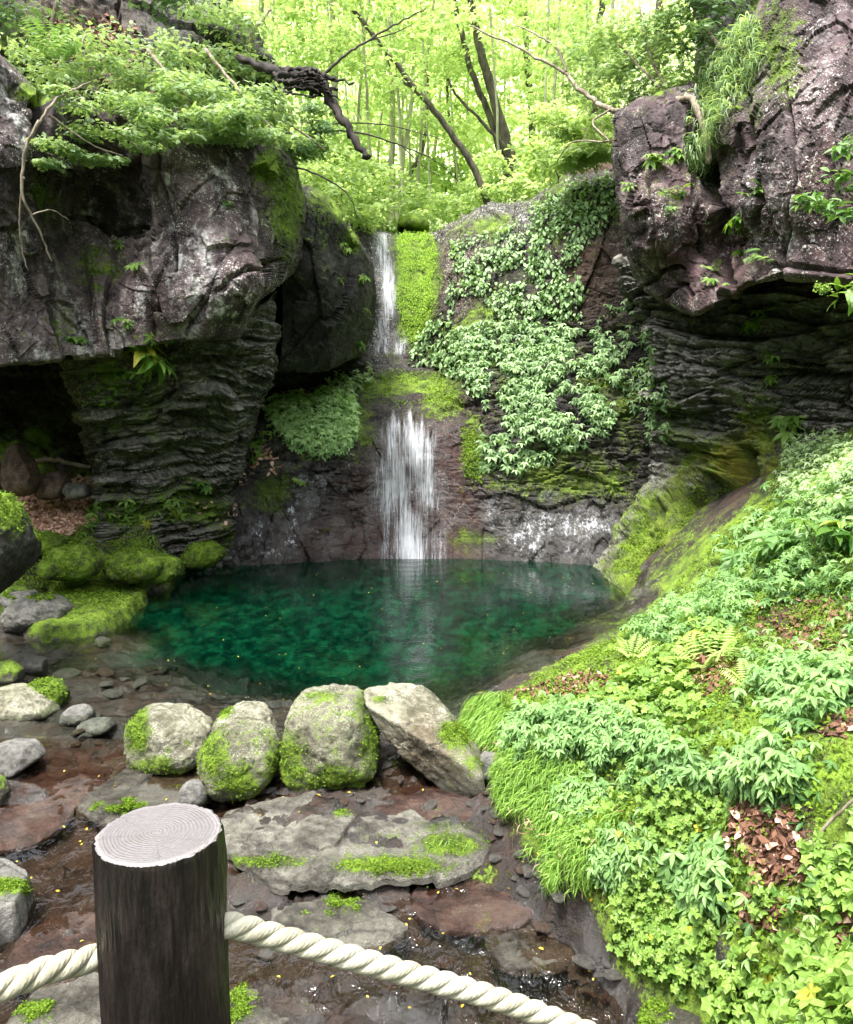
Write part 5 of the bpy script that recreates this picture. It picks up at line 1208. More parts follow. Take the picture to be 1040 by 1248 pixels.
rb('pale_herbs', H1_, 5600, T_TRIO, .070, M['f_pale'], lift=.13, tilt=.35, nup=.8, noise=2.4, thr=-.12, face=LOW, fm=.6)
rb('pale_herbs', [(860, 945), (880, 918), (950, 925), (985, 965), (970, 990), (900, 985)], 1500, T_TRIO, .068, M['f_pale'], lift=.12, tilt=.3, nup=.8, noise=None, face=LOW, fm=.6)
rb('pale_herbs', [(905, 870), (930, 830), (990, 800), (1050, 770), (1060, 850), (980, 900), (940, 910)], 1600, T_TRIO, .078, M['f_pale'], lift=.14, tilt=.3, nup=.8, noise=2, thr=-.1, face=LOW, fm=.6)
rb('pale_herbs', [(725, 1045), (745, 1030), (790, 1050), (800, 1085), (760, 1105), (730, 1090)], 700, T_TRIO, .062, M['f_pale'], lift=.10, tilt=.3, nup=.8, noise=None, face=LOW, fm=.6)
rb('pale_herbs', [(680, 960), (740, 970), (740, 1010), (700, 1020), (675, 990)], 650, T_TRIO, .062, M['f_pale'], lift=.09, tilt=.3, nup=.8, noise=None, face=LOW, fm=.6)
rb('pale_herbs', [(810, 1070), (880, 1060), (890, 1130), (830, 1140)], 260, T_HERB, .085, M['f_pale'], lift=.12, tilt=.25, nup=.8, noise=None)
UP_ = [(770, 770), (830, 735), (900, 690), (960, 630), (1030, 560), (1200, 540), (1200, 700), (1040, 735), (960, 740), (900, 770), (820, 800), (760, 800)]
herbs('pale_herbs', [TER, RST], UP_, 15000, T_HERB, .068, M['f_pale'], lift=.15, tilt=.4, nup=.9, noise=1.6, thr=-.22)
herbs('pale_herbs', [TER, RST], [(860, 700), (900, 640), (960, 600), (1040, 610), (1040, 690), (960, 700)], 420, T_HERB, .14, M['f_pale'], lift=.24, tilt=.3, nup=1.0, noise=1.2, thr=-.3)
herbs('pale_herbs', [RST, TER], [(950, 610), (960, 560), (1000, 545), (1100, 560), (1100, 650), (1000, 650)], 7500, T_TRIO, .075, M['f_near'], lift=.2, tilt=.35, nup=.9, noise=None)
L1 = [(690, 1000), (760, 985), (860, 985), (890, 1020), (900, 1060), (950, 1110), (930, 1130), (860, 1140), (870, 1190), (800, 1200), (760, 1150), (720, 1100)]
rb('lime_herbs', L1, 5200, T_LOBED, .05, M['f_lime'], lift=.10, tilt=.4, nup=.7, noise=2.4, thr=-.16)
rb('lime_herbs', [(740, 1100), (860, 1140), (900, 1190), (880, 1230), (800, 1215), (750, 1170)], 900, T_LOBED, .062, M['f_lime'], lift=.09, tilt=.35, nup=.7, noise=2.4, thr=-.3)
rb('lime_herbs', [(880, 1250), (900, 1200), (960, 1180), (1060, 1120), (1100, 1300), (880, 1300)], 1500, T_LOBED, .075, M['f_lime'], lift=.10, tilt=.4, nup=.7, noise=2.0, thr=-.22)
rb('lime_herbs', [(960, 1010), (1050, 960), (1080, 1130), (1000, 1120), (985, 1060)], 700, T_LOBED, .065, M['f_lime'], lift=.1, tilt=.35, nup=.7, noise=2.0, thr=-.1)
rb('lime_herbs', [(800, 880), (830, 850), (880, 850), (900, 900), (860, 930), (990, 900), (1050, 920), (1050, 985), (980, 1000), (860, 970)], 900, T_LOBED, .075, M['f_lime'], lift=.1, tilt=.35, nup=.7, noise=2.0, thr=-.05)
rb('lime_herbs', [(690, 868), (730, 845), (790, 830), (860, 850), (850, 900), (780, 900), (700, 872)], 1100, T_LOBED, .085, M['f_lime'], lift=.12, tilt=.35, nup=.7, noise=1.6, thr=-.1)
rb('lime_herbs', [(780, 800), (850, 770), (900, 780), (900, 810), (850, 840), (800, 840)], 500, T_TRIO, .11, M['f_lime'], lift=.12, tilt=.35, nup=.7, noise=1.6, thr=-.1)
rb('lime_herbs', [(900, 1085), (1000, 1110), (1040, 1160), (960, 1180), (900, 1160)], 260, T_LOBED, .06, M['f_lime'], lift=.08, tilt=.35, nup=.7, noise=2.4, thr=0)
BK_ = [(660, 890), (740, 850), (850, 790), (1050, 680), (1060, 1250), (900, 1250), (800, 1190), (710, 1080), (640, 990)]
rb('lime_herbs', BK_, 2200, T_LOBED, .05, M['f_lime'], lift=.06, tilt=.4, nup=.7, noise=1.7, thr=-.05)
rb('pale_herbs', BK_, 1500, T_TRIO, .075, M['f_pale'], lift=.08, tilt=.4, nup=.8, noise=2.3, thr=.0, face=LOW, fm=.5)
rb('dead_grass', BK_, 500, T_BLADE, .10, M['dead'], lift=.03, tilt=.7, nup=.8, noise=1.3, thr=.05)
rb('dead_grass', GR, 700, T_BLADE, .12, M['litter'], lift=.03, tilt=.7, nup=.5, noise=1.5, thr=0)
rb('hanging_grass', BK_, 2500, T_BLADE, .10, M['f_grass'], lift=.01, tilt=.4, nup=.8, noise=1.3, thr=.05)
for pl_, n in (([(900, 990), (960, 985), (985, 1080), (930, 1090), (890, 1040)], 700), ([(910, 1110), (960, 1105), (940, 1140), (905, 1140)], 140), ([(830, 790), (900, 800), (890, 850), (840, 850)], 300), ([(920, 740), (1040, 730), (1040, 820), (930, 800)], 420), ([(620, 850), (700, 820), (760, 830), (700, 850)], 240), ([(1000, 870), (1050, 860), (1050, 900), (1000, 905)], 120), ([(1010, 1120), (1050, 1100), (1050, 1170), (1000, 1160)], 120)):
    rb('leaf_litter', pl_, int(n * 1.3), T_CURL, .045, M['dead'], lift=.015, tilt=.5, nup=.3, noise=None)
    rb('leaf_litter', pl_, n // 6, T_CURL, .05, M['litter'], lift=.02, tilt=.5, nup=.3, noise=None)
# yellow leaves dropped on the wet slabs
pts, nr = sample([TER], [(100, 960), (600, 960), (720, 1100), (760, 1248), (0, 1248), (0, 900)], 85)
lz = np.interp(pts[:, 1], [2.6, 4.2, 5.2, 6.2, 7.0, 7.35], [-.46, -.425, -.345, -.20, -.115, -.09]) + .025
pts[:, 2] = np.maximum(pts[:, 2] + .01, lz)
tag(scatter('fallen_leaves', pts, np.tile([0, 0, 1.], (len(pts), 1)), T_OVAL, .030, M['yleaf'], tilt=.2), kind='stuff')
pp = np.stack([RNG.uniform(-4, 3, 70), RNG.uniform(8, 15.3, 70), np.full(70, .006)], -1)
tag(scatter('floating_leaves', pp, np.tile([0, 0, 1.], (70, 1)), T_OVAL, .024, M['yleaf'], tilt=.05), kind='stuff')

# ------------------------------------------------------------------ single plants on the cliffs
GP = 'small plants rooted in the cliff cracks'
def plant(px, py, size, label, pats, tp=None, mat='f_lime', n=5, cat='plant', name='cliff_plant', group=GP, hang=.7):
    h = hit(pats, px, py)
    if h is None: print('no hit', px, py); return
    p, nn = h
    nn = nn / (np.linalg.norm(nn) + 1e-9)
    r = empty(name, tuple(p)); tag(r, label, cat, group)
    q = np.array([nn * .03 + RNG.normal(0, .25 * size, 3) * [1, .4, .8] + nn * .1 * size for _ in range(n)])
    up = np.tile(nn * .5 + [0, 0, .8], (n, 1)); up /= np.linalg.norm(up, axis=1, keepdims=True)
    scatter('leaves', q, up, T_FIVE if tp is None else tp, size * .8, M[mat], r, tilt=.3, face=DOWN + nn, facemix=hang)
    tubes('stem', [([(0, 0, 0), tuple(q[k] * .6), tuple(q[k])], .008, .004) for k in range(min(3, n))], M['twig'], r, seg=5)
    return r
RR = [RCL, RST, WALL]
for a in [(770, 227, .22, 'small drooping plant near the upper left corner of the right cliff'), (922, 234, .24, 'narrow leaved plant in the dark groove of the right cliff'),
          (896, 272, .26, 'pale plant above and left of the brightest fern tuft on the right cliff'), (928, 305, .34, 'brightest fan shaped tuft under the groove of the right cliff', T_FROND),
          (860, 324, .30, 'fan shaped fern tuft on the red lower face of the right cliff', T_FROND), (872, 341, .2, 'tiny plant just below the fan shaped tuft on red rock'),
          (817, 255, .16, 'faint green sprig in the middle of the dark right block'), (830, 230, .18, 'single leafed sprig below the upper plant row of the right cliff'),
          (930, 377, .34, 'drooping lime fern below the overhang of the right cliff', T_FROND), (914, 394, .30, 'grey green fern clump under the drooping lime fern'),
          (933, 436, .24, 'small lime plant on the dark layered rock under the overhang'), (940, 466, .2, 'lowest lime sprig beside a white stone in the layered rock'),
          (895, 375, .14, 'tiny sprig at the lower lip of the red block'), (962, 518, .42, 'bright leafy plant above the pale herbs at the right'),
          (800, 192, .30, 'broad leaf tuft at the left of the upper row on the right cliff'), (822, 186, .22, 'upper small tuft beside the broad leaf tuft'),
          (903, 306, .14, 'tiny round sprig left of the brightest tuft')]:
    plant(*a[:4], RR, tp=a[4] if len(a) > 4 else None, n=7 if a[2] > .25 else 5)
LL = [LCL, LST, SEC, WALL]
for a in [(284, 248, .16, 'tiny lone sprig high on the smooth left cliff face'), (146, 297, .16, 'small sprig in the dark recess of the left cliff'), (170, 322, .22, 'pale narrow leaved plant in the recess of the left cliff'),
          (184, 424, .42, 'large leaved bright plant on the ledge at the foot of the left cliff'), (92, 412, .2, 'low green tuft at the bottom lip of the left cliff'), (155, 396, .26, 'leafy tuft just above the large leaved plant on the left'),
          (440, 418, .30, 'leafy sprig hanging on the rock shoulder beside the upper cascade'), (420, 300, .22, 'dark leaf tuft near the top of the rock shoulder'), (444, 335, .24, 'leaf sprig on the right edge of the rock shoulder'), (416, 340, .16, 'tiny sprig on the dark front of the rock shoulder'),
          (248, 593, .22, 'round pale plant on the layered rock above the pool'), (447, 378, .2, 'lowest leaf sprig on the right edge of the rock shoulder'), (366, 584, .2, 'small lime sprig on the wet rock left of the fall')]:
    plant(*a[:4], LL, n=8 if a[2] > .3 else 4, tp=T_HERB if a[2] > .4 else None)
# ferns on the bank
def fern(px, py, size, label, rz=0, dead=True):
    g = on_ground(px, py); r = empty('fern', tuple(g)); tag(r, label, 'fern', 'ferns on the right bank'); r.rotation_euler = (-.1, -.25, rz)
    V, Fc = T_FERN; mesh_obj('fronds', V * size, Fc, M['f_fern'], r, {'rnd': np.repeat(RNG.uniform(.3, 1, 8), len(T_FROND[0])), 'rnd2': np.zeros(len(V))}, smooth=False)
    if dead:
        q = RNG.normal(0, .10 * size, (60, 3)) * [1, 1, .3]; scatter('dead_fronds', q, np.tile([0, 0, 1.], (60, 1)), T_SIMPLE, .22 * size, M['dead'], r, tilt=1)
fern(868, 815, .62, 'wide pale fern arching over its brown dead fronds on the bank')
fern(915, 838, .30, 'smaller fern frond low to the right of the wide pale fern', 1.0, False)
fern(770, 800, .34, 'low fern at the crest of the bank left of the wide pale fern', 2.0, False)
def big_herb(px, py, size, label, lift=.35):
    g = on_ground(px, py); r = empty('broad_leaved_plant', tuple(g)); tag(r, label, 'plant', 'broad leaved plants on the right bank')
    q = np.array([[RNG.normal(0, .12), RNG.normal(0, .12), lift * (.6 + .4 * k / 6)] for k in range(6)])
    scatter('leaves', q, np.tile([0, -.25, 1.], (6, 1)), T_HERB, size, M['f_lime' if size < .3 else 'f_pale'], r, tilt=.25)
    tubes('stem', [([(0, 0, 0), tuple(q[5] * .6), tuple(q[5])], .009, .005)], M['twig'], r, seg=5)
big_herb(905, 705, .34, 'pale broad leaved plant nearest the mossy gully on the bank')
big_herb(960, 690, .36, 'pale broad leaved plant in the middle of the upper bank')
big_herb(1005, 680, .22, 'pale broad leaved plant by the right edge of the upper bank')
# twigs lying across the bank, log in the hollow
def gpt(px, py, up=.03): g = on_ground(px, py); return (g[0], g[1], g[2] + up)
tag(tubes('dry_twig', [([gpt(1045, 1000, .12), gpt(1000, 1040, .1), gpt(975, 1075, .06), gpt(955, 1095, .05)], .009, .004), ([gpt(1000, 1040, .1), gpt(975, 1050, .08), gpt(930, 1085, .05)], .005, .003), ([gpt(985, 1060, .08), gpt(983, 1090, .04)], .004, .003)], M['twig'], seg=6), 'thin branching dry twig lying across dead leaves on the bank', 'twig')
tag(tubes('fallen_log', [([P(36, 562, 13.9), P(60, 560, 14.0), P(85, 564, 14.1), P(112, 570, 14.2)], .05, .035)], M['twig'], seg=9), 'pale fallen log lying across the mouth of the left hollow', 'log')
tag(tubes('pale_root', [([P(48, 148, 10.2), P(30, 185, 10.2), P(27, 235, 10.2), P(38, 262, 10.3), P(52, 290, 10.4), P(62, 318, 10.5)], .022, .010), ([P(28, 215, 10.2), P(24, 260, 10.25), P(26, 300, 10.3), P(34, 330, 10.35)], .014, .006), ([P(38, 262, 10.3), P(62, 256, 10.6), P(84, 268, 10.8)], .010, .005)], M['twig'], seg=7), 'pale bare root winding down the left cliff edge', 'root')
# splintered dead stump hanging in front of the wood
r = empty('dead_branch', tuple(P(385, 98, 13.0))); tag(r, 'dark splintered dead trunk end with a broken limb pointing down', 'dead tree')
o0 = P(385, 98, 13.0)
def rel(px, py, Y): return tuple(P(px, py, Y) - o0)
tubes('splintered_trunk', [([rel(290, 70, 14.2), rel(330, 84, 13.6), rel(365, 94, 13.1), rel(398, 102, 12.9)], .05, .11), ([rel(335, 92, 13.2), rel(380, 90, 13.0), rel(432, 101, 12.7)], .05, .012), ([rel(350, 100, 13.1), rel(385, 110, 12.9), rel(412, 108, 12.8)], .06, .02), ([rel(350, 84, 13.1), rel(378, 84, 13.0), rel(410, 96, 12.8)], .04, .012), ([rel(345, 106, 13.1), rel(372, 108, 13.0), rel(395, 118, 12.9)], .035, .01)], M['deadwood'], r, seg=7, wob=.5)
rg_ = random.Random(3)
tubes('splinters', [([rel(x, y, 12.95), rel(x + dx * .5, y + rg_.uniform(-5, 5), 12.8), rel(x + dx, y + rg_.uniform(-3, 9), 12.7)], rg_.uniform(.02, .045), .006) for x, y, dx in [(rg_.uniform(335, 395), rg_.uniform(82, 118), rg_.choice([-1, 1, 1]) * rg_.uniform(18, 42)) for _ in range(22)]], M['deadwood'], r, seg=5, wob=.5)
tubes('broken_limb', [([rel(392, 104, 12.9), rel(408, 130, 12.8), rel(428, 160, 12.7), rel(447, 192, 12.6)], .075, .045)], M['deadwood'], r, seg=8, wob=.4)
# ------------------------------------------------------------------ shrubs and trees
def shrub(name, label, cat, clumps, tp, size, mat, stems, group=None, tilt=.35, stem_mat='twig', trunkname='stem', leafname='foliage'):
    c0 = np.mean([c[0] for c in clumps], axis=0)
    r = empty(name, tuple(stems[0][0][0]) if stems else tuple(c0)); tag(r, label, cat, group)
    o0 = np.array(r.location)
    pts, nr, b = clump_pts([(np.array(c) - o0, rr, n) for c, rr, n in clumps])
    if len(pts) > 2500:
        kp = fbm(pts * 2.3, 3, 21) > -.22; pts, nr, b = pts[kp], nr[kp], b[kp]
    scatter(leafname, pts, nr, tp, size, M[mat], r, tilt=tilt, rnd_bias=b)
    if stems: tubes(trunkname, [([tuple(np.array(q) - o0) for q in s], a, bb) for s, a, bb in stems], M[stem_mat], r, seg=7)
    return r
def plates(x0, y0, x1, y1, n, Y0, Y1, r, k, fz=.30):
    out = []
    for _ in range(n):
        x = random.uniform(x0, x1); y = random.uniform(y0, y1); f = (x - x0) / (x1 - x0 + 1e-6)
        Y = Y0 + (Y1 - Y0) * f + random.uniform(-.4, .4)
        rr = r * random.uniform(.7, 1.3)
        out.append((P(x, y, Y), (rr, rr * .9, rr * fz), int(k * .95)))
    return out
sh = [((60, 175), .3), ((95, 130), .36), ((60, 200), .25), ((110, 155), .4), ((150, 165), .36), ((130, 195), .34), ((175, 180), .3), ((85, 185), .3), ((145, 120), .36), ((110, 195), .3), ((100, 165), .3), ((70, 110), .25), ((185, 145), .3)]
shrub('shrub', 'bright lobed leaf shrub hanging in tiers over the left cliff', 'shrub', [(P(x, y, 10.3 + .006 * x), (r * .9, r * .7, .06), 150) for (x, y), r in sh], T_LOBED, .06, 'f_near',
      [([P(48, 150, 10.4), P(70, 120, 10.6), P(110, 100, 11)], .02, .01), ([P(60, 140, 10.5), P(110, 175, 10.8), P(150, 190, 11)], .014, .006), ([P(90, 110, 10.8), P(130, 150, 11), P(175, 185, 11.2)], .014, .006)], tilt=.3)
shrub('shrub', 'dense small leaved shrub spilling over the top of the left cliff', 'shrub', plates(150, 95, 340, 165, 34, 11.8, 13.0, .40, 150) + plates(200, 130, 350, 176, 16, 11.6, 12.6, .3, 130), T_SPRAY, .080, 'f_near',
      [([P(180, 60, 12.6), P(220, 110, 12.2), P(260, 150, 12)], .03, .01), ([P(250, 60, 13), P(300, 120, 12.6), P(340, 165, 12.4)], .03, .01)])
shrub('shrub', 'feathery grey green shrub right of the dead stump over the mossy rock edge', 'shrub', plates(300, 125, 405, 190, 24, 13.4, 14.8, .36, 130), T_SPRAY, .080, 'f_dark', [([P(300, 120, 14), P(350, 150, 13.8), P(395, 180, 13.8)], .03, .01)])
shrub('shrub', 'taller loose shrub rising behind the left cliff top', 'shrub', plates(230, 10, 340, 100, 20, 14.4, 16.0, .5, 120, .35), T_SPRAY, .095, 'f_near', [([P(300, 130, 15.4), P(300, 60, 15.4), P(330, 10, 15.6)], .05, .02)])
shrub('shrub', 'ragged shrub at the top left corner above the cliff', 'shrub', plates(40, 45, 230, 100, 30, 11.6, 13.0, .4, 110), T_SPRAY, .080, 'f_near', [([P(60, 90, 12.2), P(90, 60, 12.3), P(110, 40, 12.5)], .03, .012)])
shrub('shrub', 'dark leafy shrub hanging in the upper left corner', 'shrub', plates(-40, -60, 260, 30, 26, 12.4, 14.2, .5, 110), T_SPRAY, .09, 'f_dark', [([P(60, 60, 13), P(70, 0, 13), P(90, -50, 13)], .04, .02)])
fr = empty('fern', tuple(P(70, 72, 11.4))); tag(fr, 'pale fern standing on the mossy knob in the top left', 'fern')
mesh_obj('fronds', T_FERN[0] * .7, T_FERN[1], M['f_pale'], fr, {'rnd': np.full(len(T_FERN[0]), .6), 'rnd2': np.zeros(len(T_FERN[0]))}, smooth=False)
# right side
shrub('shrub', 'fine leaved shrub leaning over the top of the right cliff', 'shrub', plates(690, 20, 850, 125, 46, 16.5, 14.2, .5, 130), T_SPRAY, .09, 'f_near', [([P(840, 130, 14.2), P(800, 100, 14.6), P(750, 50, 15.5)], .04, .015), ([P(820, 120, 14.2), P(790, 60, 14.8), P(780, 0, 15.5)], .03, .012)])
shrub('shrub', 'light green shrub in front of the brown upper rock on the right', 'shrub', plates(650, 110, 745, 200, 22, 18.5, 17.4, .5, 110), T_SPRAY, .14, 'f_mid', [([P(745, 190, 18), P(710, 170, 18), P(670, 150, 18)], .03, .012)])
shrub('shrub', 'dark drooping shrub at the top of the right cliff', 'shrub', plates(790, -60, 900, 60, 26, 15, 13.6, .5, 120), T_SPRAY, .09, 'f_dark', [([P(880, 60, 13.6), P(850, 20, 14), P(830, -30, 14)], .04, .015)])
shrub('near_branch', 'pale leafed branch reaching in from the right edge before the cliff', 'branch', [(P(x, y, 7.0), (r, r * .7, .05), 42) for x, y, r in [(985, 243, .12), (1005, 250, .14), (1030, 262, .16), (1020, 215, .14), (1045, 228, .16), (1035, 180, .12)]], T_LANCE, .095, 'f_pale',
      [([P(1120, 215, 7.4), P(1060, 235, 7.1), P(1015, 246, 7.0), P(985, 246, 7.0)], .008, .003), ([P(1100, 200, 7.4), P(1050, 215, 7.1), P(1020, 212, 7)], .005, .003)], trunkname='twig')
shrub('near_branch', 'large leafed branch tip with a yellowish flower spray at the right edge', 'branch', [(P(1030, 360, 6.5), (.10, .08, .07), 10), (P(1050, 350, 6.5), (.14, .1, .1), 16)], T_LANCE, .17, 'f_lime',
      [([P(1120, 352, 6.7), P(1060, 355, 6.5), P(1028, 352, 6.5)], .007, .003)], trunkname='twig')
nb = [o for o in bpy.data.objects if o.get('label', '').startswith('large leafed branch tip')][0]
scatter('flower_spray', np.array([P(1003 + RNG.normal(0, 4.5), 351 + RNG.normal(0, 3), 6.5) for _ in range(140)]) - np.array(nb.location), np.tile([0, 0, 1.], (140, 1)), T_SIMPLE, .026, M['f_fern'], nb, tilt=1.0)
# grass hanging off the cliff top at right
for poly, n, lab in (([(838, 150), (860, 60), (925, 20), (938, 60), (900, 120), (872, 165)], 2600, 'long dark grass hanging in the cleft at the top of the right cliff'), ([(838, 190), (842, 160), (862, 150), (868, 190), (852, 205)], 400, 'small grass tuft below the cleft on the right cliff')):
    pts, nr = sample([RCL], poly, n)
    tag(scatter('hanging_grass', pts, nr + [0, 0, .3], T_BLADE, .30, M['f_near'], tilt=.4, face=DOWN, facemix=.8), lab, 'grass', kind='stuff')
# leaves and litter along the cliff tops
herbs('cliff_top_leaves', [UPL, LCL], [(-20, 60), (120, 40), (260, 60), (350, 120), (360, 190), (200, 165), (60, 125)], 2400, T_TRIO, .095, M['f_near'], lift=.2, nup=1, noise=1.2, thr=-.05)
herbs('leaf_litter', [UPL], [(40, 20), (120, 10), (200, 60), (260, 110), (200, 120), (90, 90)], 900, T_CURL, .1, M['dead'], lift=.04, noise=1, thr=-.2)

# --- trees of the wood behind the fall
GT = 'trees of the sunny wood behind the waterfall'
CROWN = {}
def crown_mesh(k, R, Hh, n, leaf, mat):
    n = int(n * .9); leaf *= .75
    key = (k, mat)
    if key not in CROWN:
        rg = random.Random(100 + k); cl = []
        for _ in range(n):
            a = rg.uniform(0, 6.28); rr = R * rg.uniform(.15, 1); z = rg.uniform(-.5, .5) * Hh
            w_ = rg.uniform(.5, 1.1)
            cl.append((np.array([rr * math.cos(a), rr * math.sin(a), z]), (w_, w_, w_ * .3), 70))
        pts, nr, b = clump_pts(cl, np.random.default_rng(200 + k))
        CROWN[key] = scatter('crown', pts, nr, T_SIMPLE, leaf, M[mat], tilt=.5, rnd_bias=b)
        return CROWN[key]
    o = CROWN[key].copy(); COL.objects.link(o); return o
def tree(name, label, trunks, crown, k, bark='bark', branches=(), mat='f_mid', leaf=.24, R=3.2, Hh=6.5, n=60, seg=8):
    base = np.array(trunks[0][0][0]) - [0, 0, .5]
    r = empty(name, tuple(base)); tag(r, label, 'tree', GT)
    for pts, a, b in trunks:
        q = [tuple(np.array(p) - base) for p in pts]; q[0] = (q[0][0], q[0][1], q[0][2] - .6)
        tubes('trunk', [(q, a, b)], M[bark], r, seg=seg, wob=.08)
    if branches: tubes('branch', [([tuple(np.array(p) - base) for p in pts], a, b) for pts, a, b in branches], M[bark], r, seg=6)
    if crown is not None:
        o = crown_mesh(k, R, Hh, n, leaf, mat); o.parent = r; o.location = np.array(crown) - base; o.rotation_euler = (0, 0, random.uniform(0, 6)); o.scale = [random.uniform(.85, 1.15)] * 3
    return r
def tp_(*pp, Y): return [P(x, y, Y) for x, y in pp]
tree('twin_tree', 'tallest dark leaning tree with two trunks from one base behind the fall crest', [(tp_((632, 240), (622, 190), (605, 130), (588, 70), (575, 10), (570, -60), Y=27), .18, .10), (tp_((622, 200), (600, 150), (578, 95), (560, 30), (545, -40), Y=27.3), .12, .07)], P(585, -40, 27), 0,
     branches=[(tp_((618, 182), (590, 150), (560, 120), (545, 95), Y=26.7), .06, .03)])
tree('leaning_tree', 'slender dark tree leaning left across the gap', [(tp_((608, 256), (580, 210), (545, 155), (505, 105), (465, 55), (430, 10), Y=24), .105, .06)], P(430, -10, 24), 1, branches=[(tp_((510, 110), (480, 90), (470, 60), Y=24), .04, .02)], Hh=5)
tree('forest_tree', 'pale straight trunk rising behind the left rock shoulder', [(tp_((411, 290), (410, 200), (409, 120), (405, 20), (402, -60), Y=26), .12, .07)], P(405, -20, 26), 2, bark='bark_pale')
tree('forest_tree', 'pale forked tree directly above the upper cascade', [(tp_((476, 262), (478, 190), (478, 110), (474, 20), Y=29), .13, .07), (tp_((482, 255), (492, 190), (502, 120), (506, 40), Y=29), .10, .06)], P(490, 10, 29), 3, bark='bark_pale')
tree('forest_tree', 'thin dark curved tree right of the forked one', [(tp_((490, 262), (500, 215), (512, 190), (520, 150), (522, 90), Y=31), .11, .05)], P(520, 60, 31), 4)
tree('forest_tree', 'straight dark stem standing right of the twin trunks', [(tp_((652, 190), (648, 130), (643, 80), (640, 10), Y=31), .14, .09)], P(640, 0, 31), 0)
tree('forest_tree', 'thin stem between the leaning tree and the twin trunks', [(tp_((560, 262), (556, 200), (548, 150), (545, 60), Y=33), .08, .05)], P(548, 50, 33), 1)
tree('forest_tree', 'dark tree trunk at the top left behind the shrubs', [(tp_((266, 90), (266, 40), (262, -30), (258, -80), Y=20), .16, .12), (tp_((280, 90), (280, 30), (282, -40), Y=20.3), .11, .08)], P(265, -90, 20), 2)
tree('forest_tree', 'pale thin stem rising left of the stump', [(tp_((322, 130), (322, 60), (318, 0), Y=24), .10, .07)], P(320, 0, 24), 3, bark='bark_pale')
tree('forest_tree', 'slim grey stem right of the pale straight trunk', [(tp_((433, 282), (436, 200), (440, 130), (442, 60), Y=32), .07, .05)], P(440, 60, 32), 4, bark='bark_pale')
tree('forest_tree', 'slim stem in the brightest part of the wood', [(tp_((520, 262), (530, 180), (536, 120), (536, 50), Y=36), .08, .06)], P(534, 70, 36), 0, bark='bark_pale')
tree('forest_tree', 'tree with dark stem above the brown upper rock', [(tp_((722, 190), (726, 120), (730, 40), (738, -30), Y=25), .11, .08)], P(730, 20, 25), 1)
tree('forest_tree', 'hidden stemmed tree whose crown fills the top right', [(tp_((800, 120), (800, 60), (810, -60), Y=22), .12, .08)], P(790, -20, 22), 2)
tree('forest_tree', 'slanting pale stem far back near the centre', [(tp_((590, 255), (585, 200), (572, 150), (566, 100), Y=38), .07, .05)], P(572, 110, 38), 3, bark='bark_pale')
tree('forest_tree', 'thin stem just left of the straight dark stem', [(tp_((668, 200), (664, 140), (668, 90), (672, 20), Y=36), .08, .05)], P(668, 60, 36), 4)
# arching branches of a tree rooted on the right cliff
r = tree('arching_tree', 'bare crooked branches arching left from a pale root on the right cliff', [([P(868, 150, 13.2), P(850, 130, 13.4), P(822, 121, 13.8), P(790, 132, 14.2), P(745, 133, 14.8), P(728, 125, 15.2)], .055, .045)], None, 0, bark='twig',
     branches=[([P(728, 125, 15.2), P(705, 108, 15.6), P(690, 90, 16), P(650, 68, 16.5), P(610, 48, 17), P(575, 32, 17.4)], .045, .015), ([P(690, 88, 16), P(680, 60, 16.2), P(655, 42, 16.5), P(630, 30, 17)], .03, .01), ([P(745, 133, 14.8), P(722, 150, 14.6), P(742, 172, 14.2), P(700, 172, 14.6), P(680, 195, 15)], .02, .008), ([P(775, 135, 14.4), P(760, 165, 14.2), P(735, 172, 14)], .018, .008)])
del r['group']
tag(tubes('bare_branch', [([P(395, 90, 17), P(420, 68, 17), P(448, 50, 17), P(485, 28, 17), P(520, 10, 17)], .035, .012), ([P(448, 50, 17), P(485, 38, 17), P(502, 30, 17)], .015, .008)], M['bark'], seg=6), 'bare dark branch slanting up right from the stump', 'branch')
tag(tubes('bare_branch', [([P(395, 160, 15), P(440, 162, 15.5), P(490, 178, 16), P(530, 195, 16.5), P(560, 222, 17)], .02, .006), ([P(400, 150, 15), P(470, 152, 16), P(540, 170, 17)], .015, .006), ([P(490, 178, 16), P(520, 205, 16), P(540, 215, 16)], .010, .005)], M['bark'], seg=6), 'long thin twiggy branch crossing the bright gap below the stump limb', 'branch')
tag(tubes('bare_branch', [([P(348, 200, 13.2), P(380, 210, 13), P(410, 225, 13), P(428, 243, 13), P(435, 264, 13)], .016, .006)], M['deadwood'], seg=6), 'thin drooping twig arching from the mossy rock edge', 'branch')
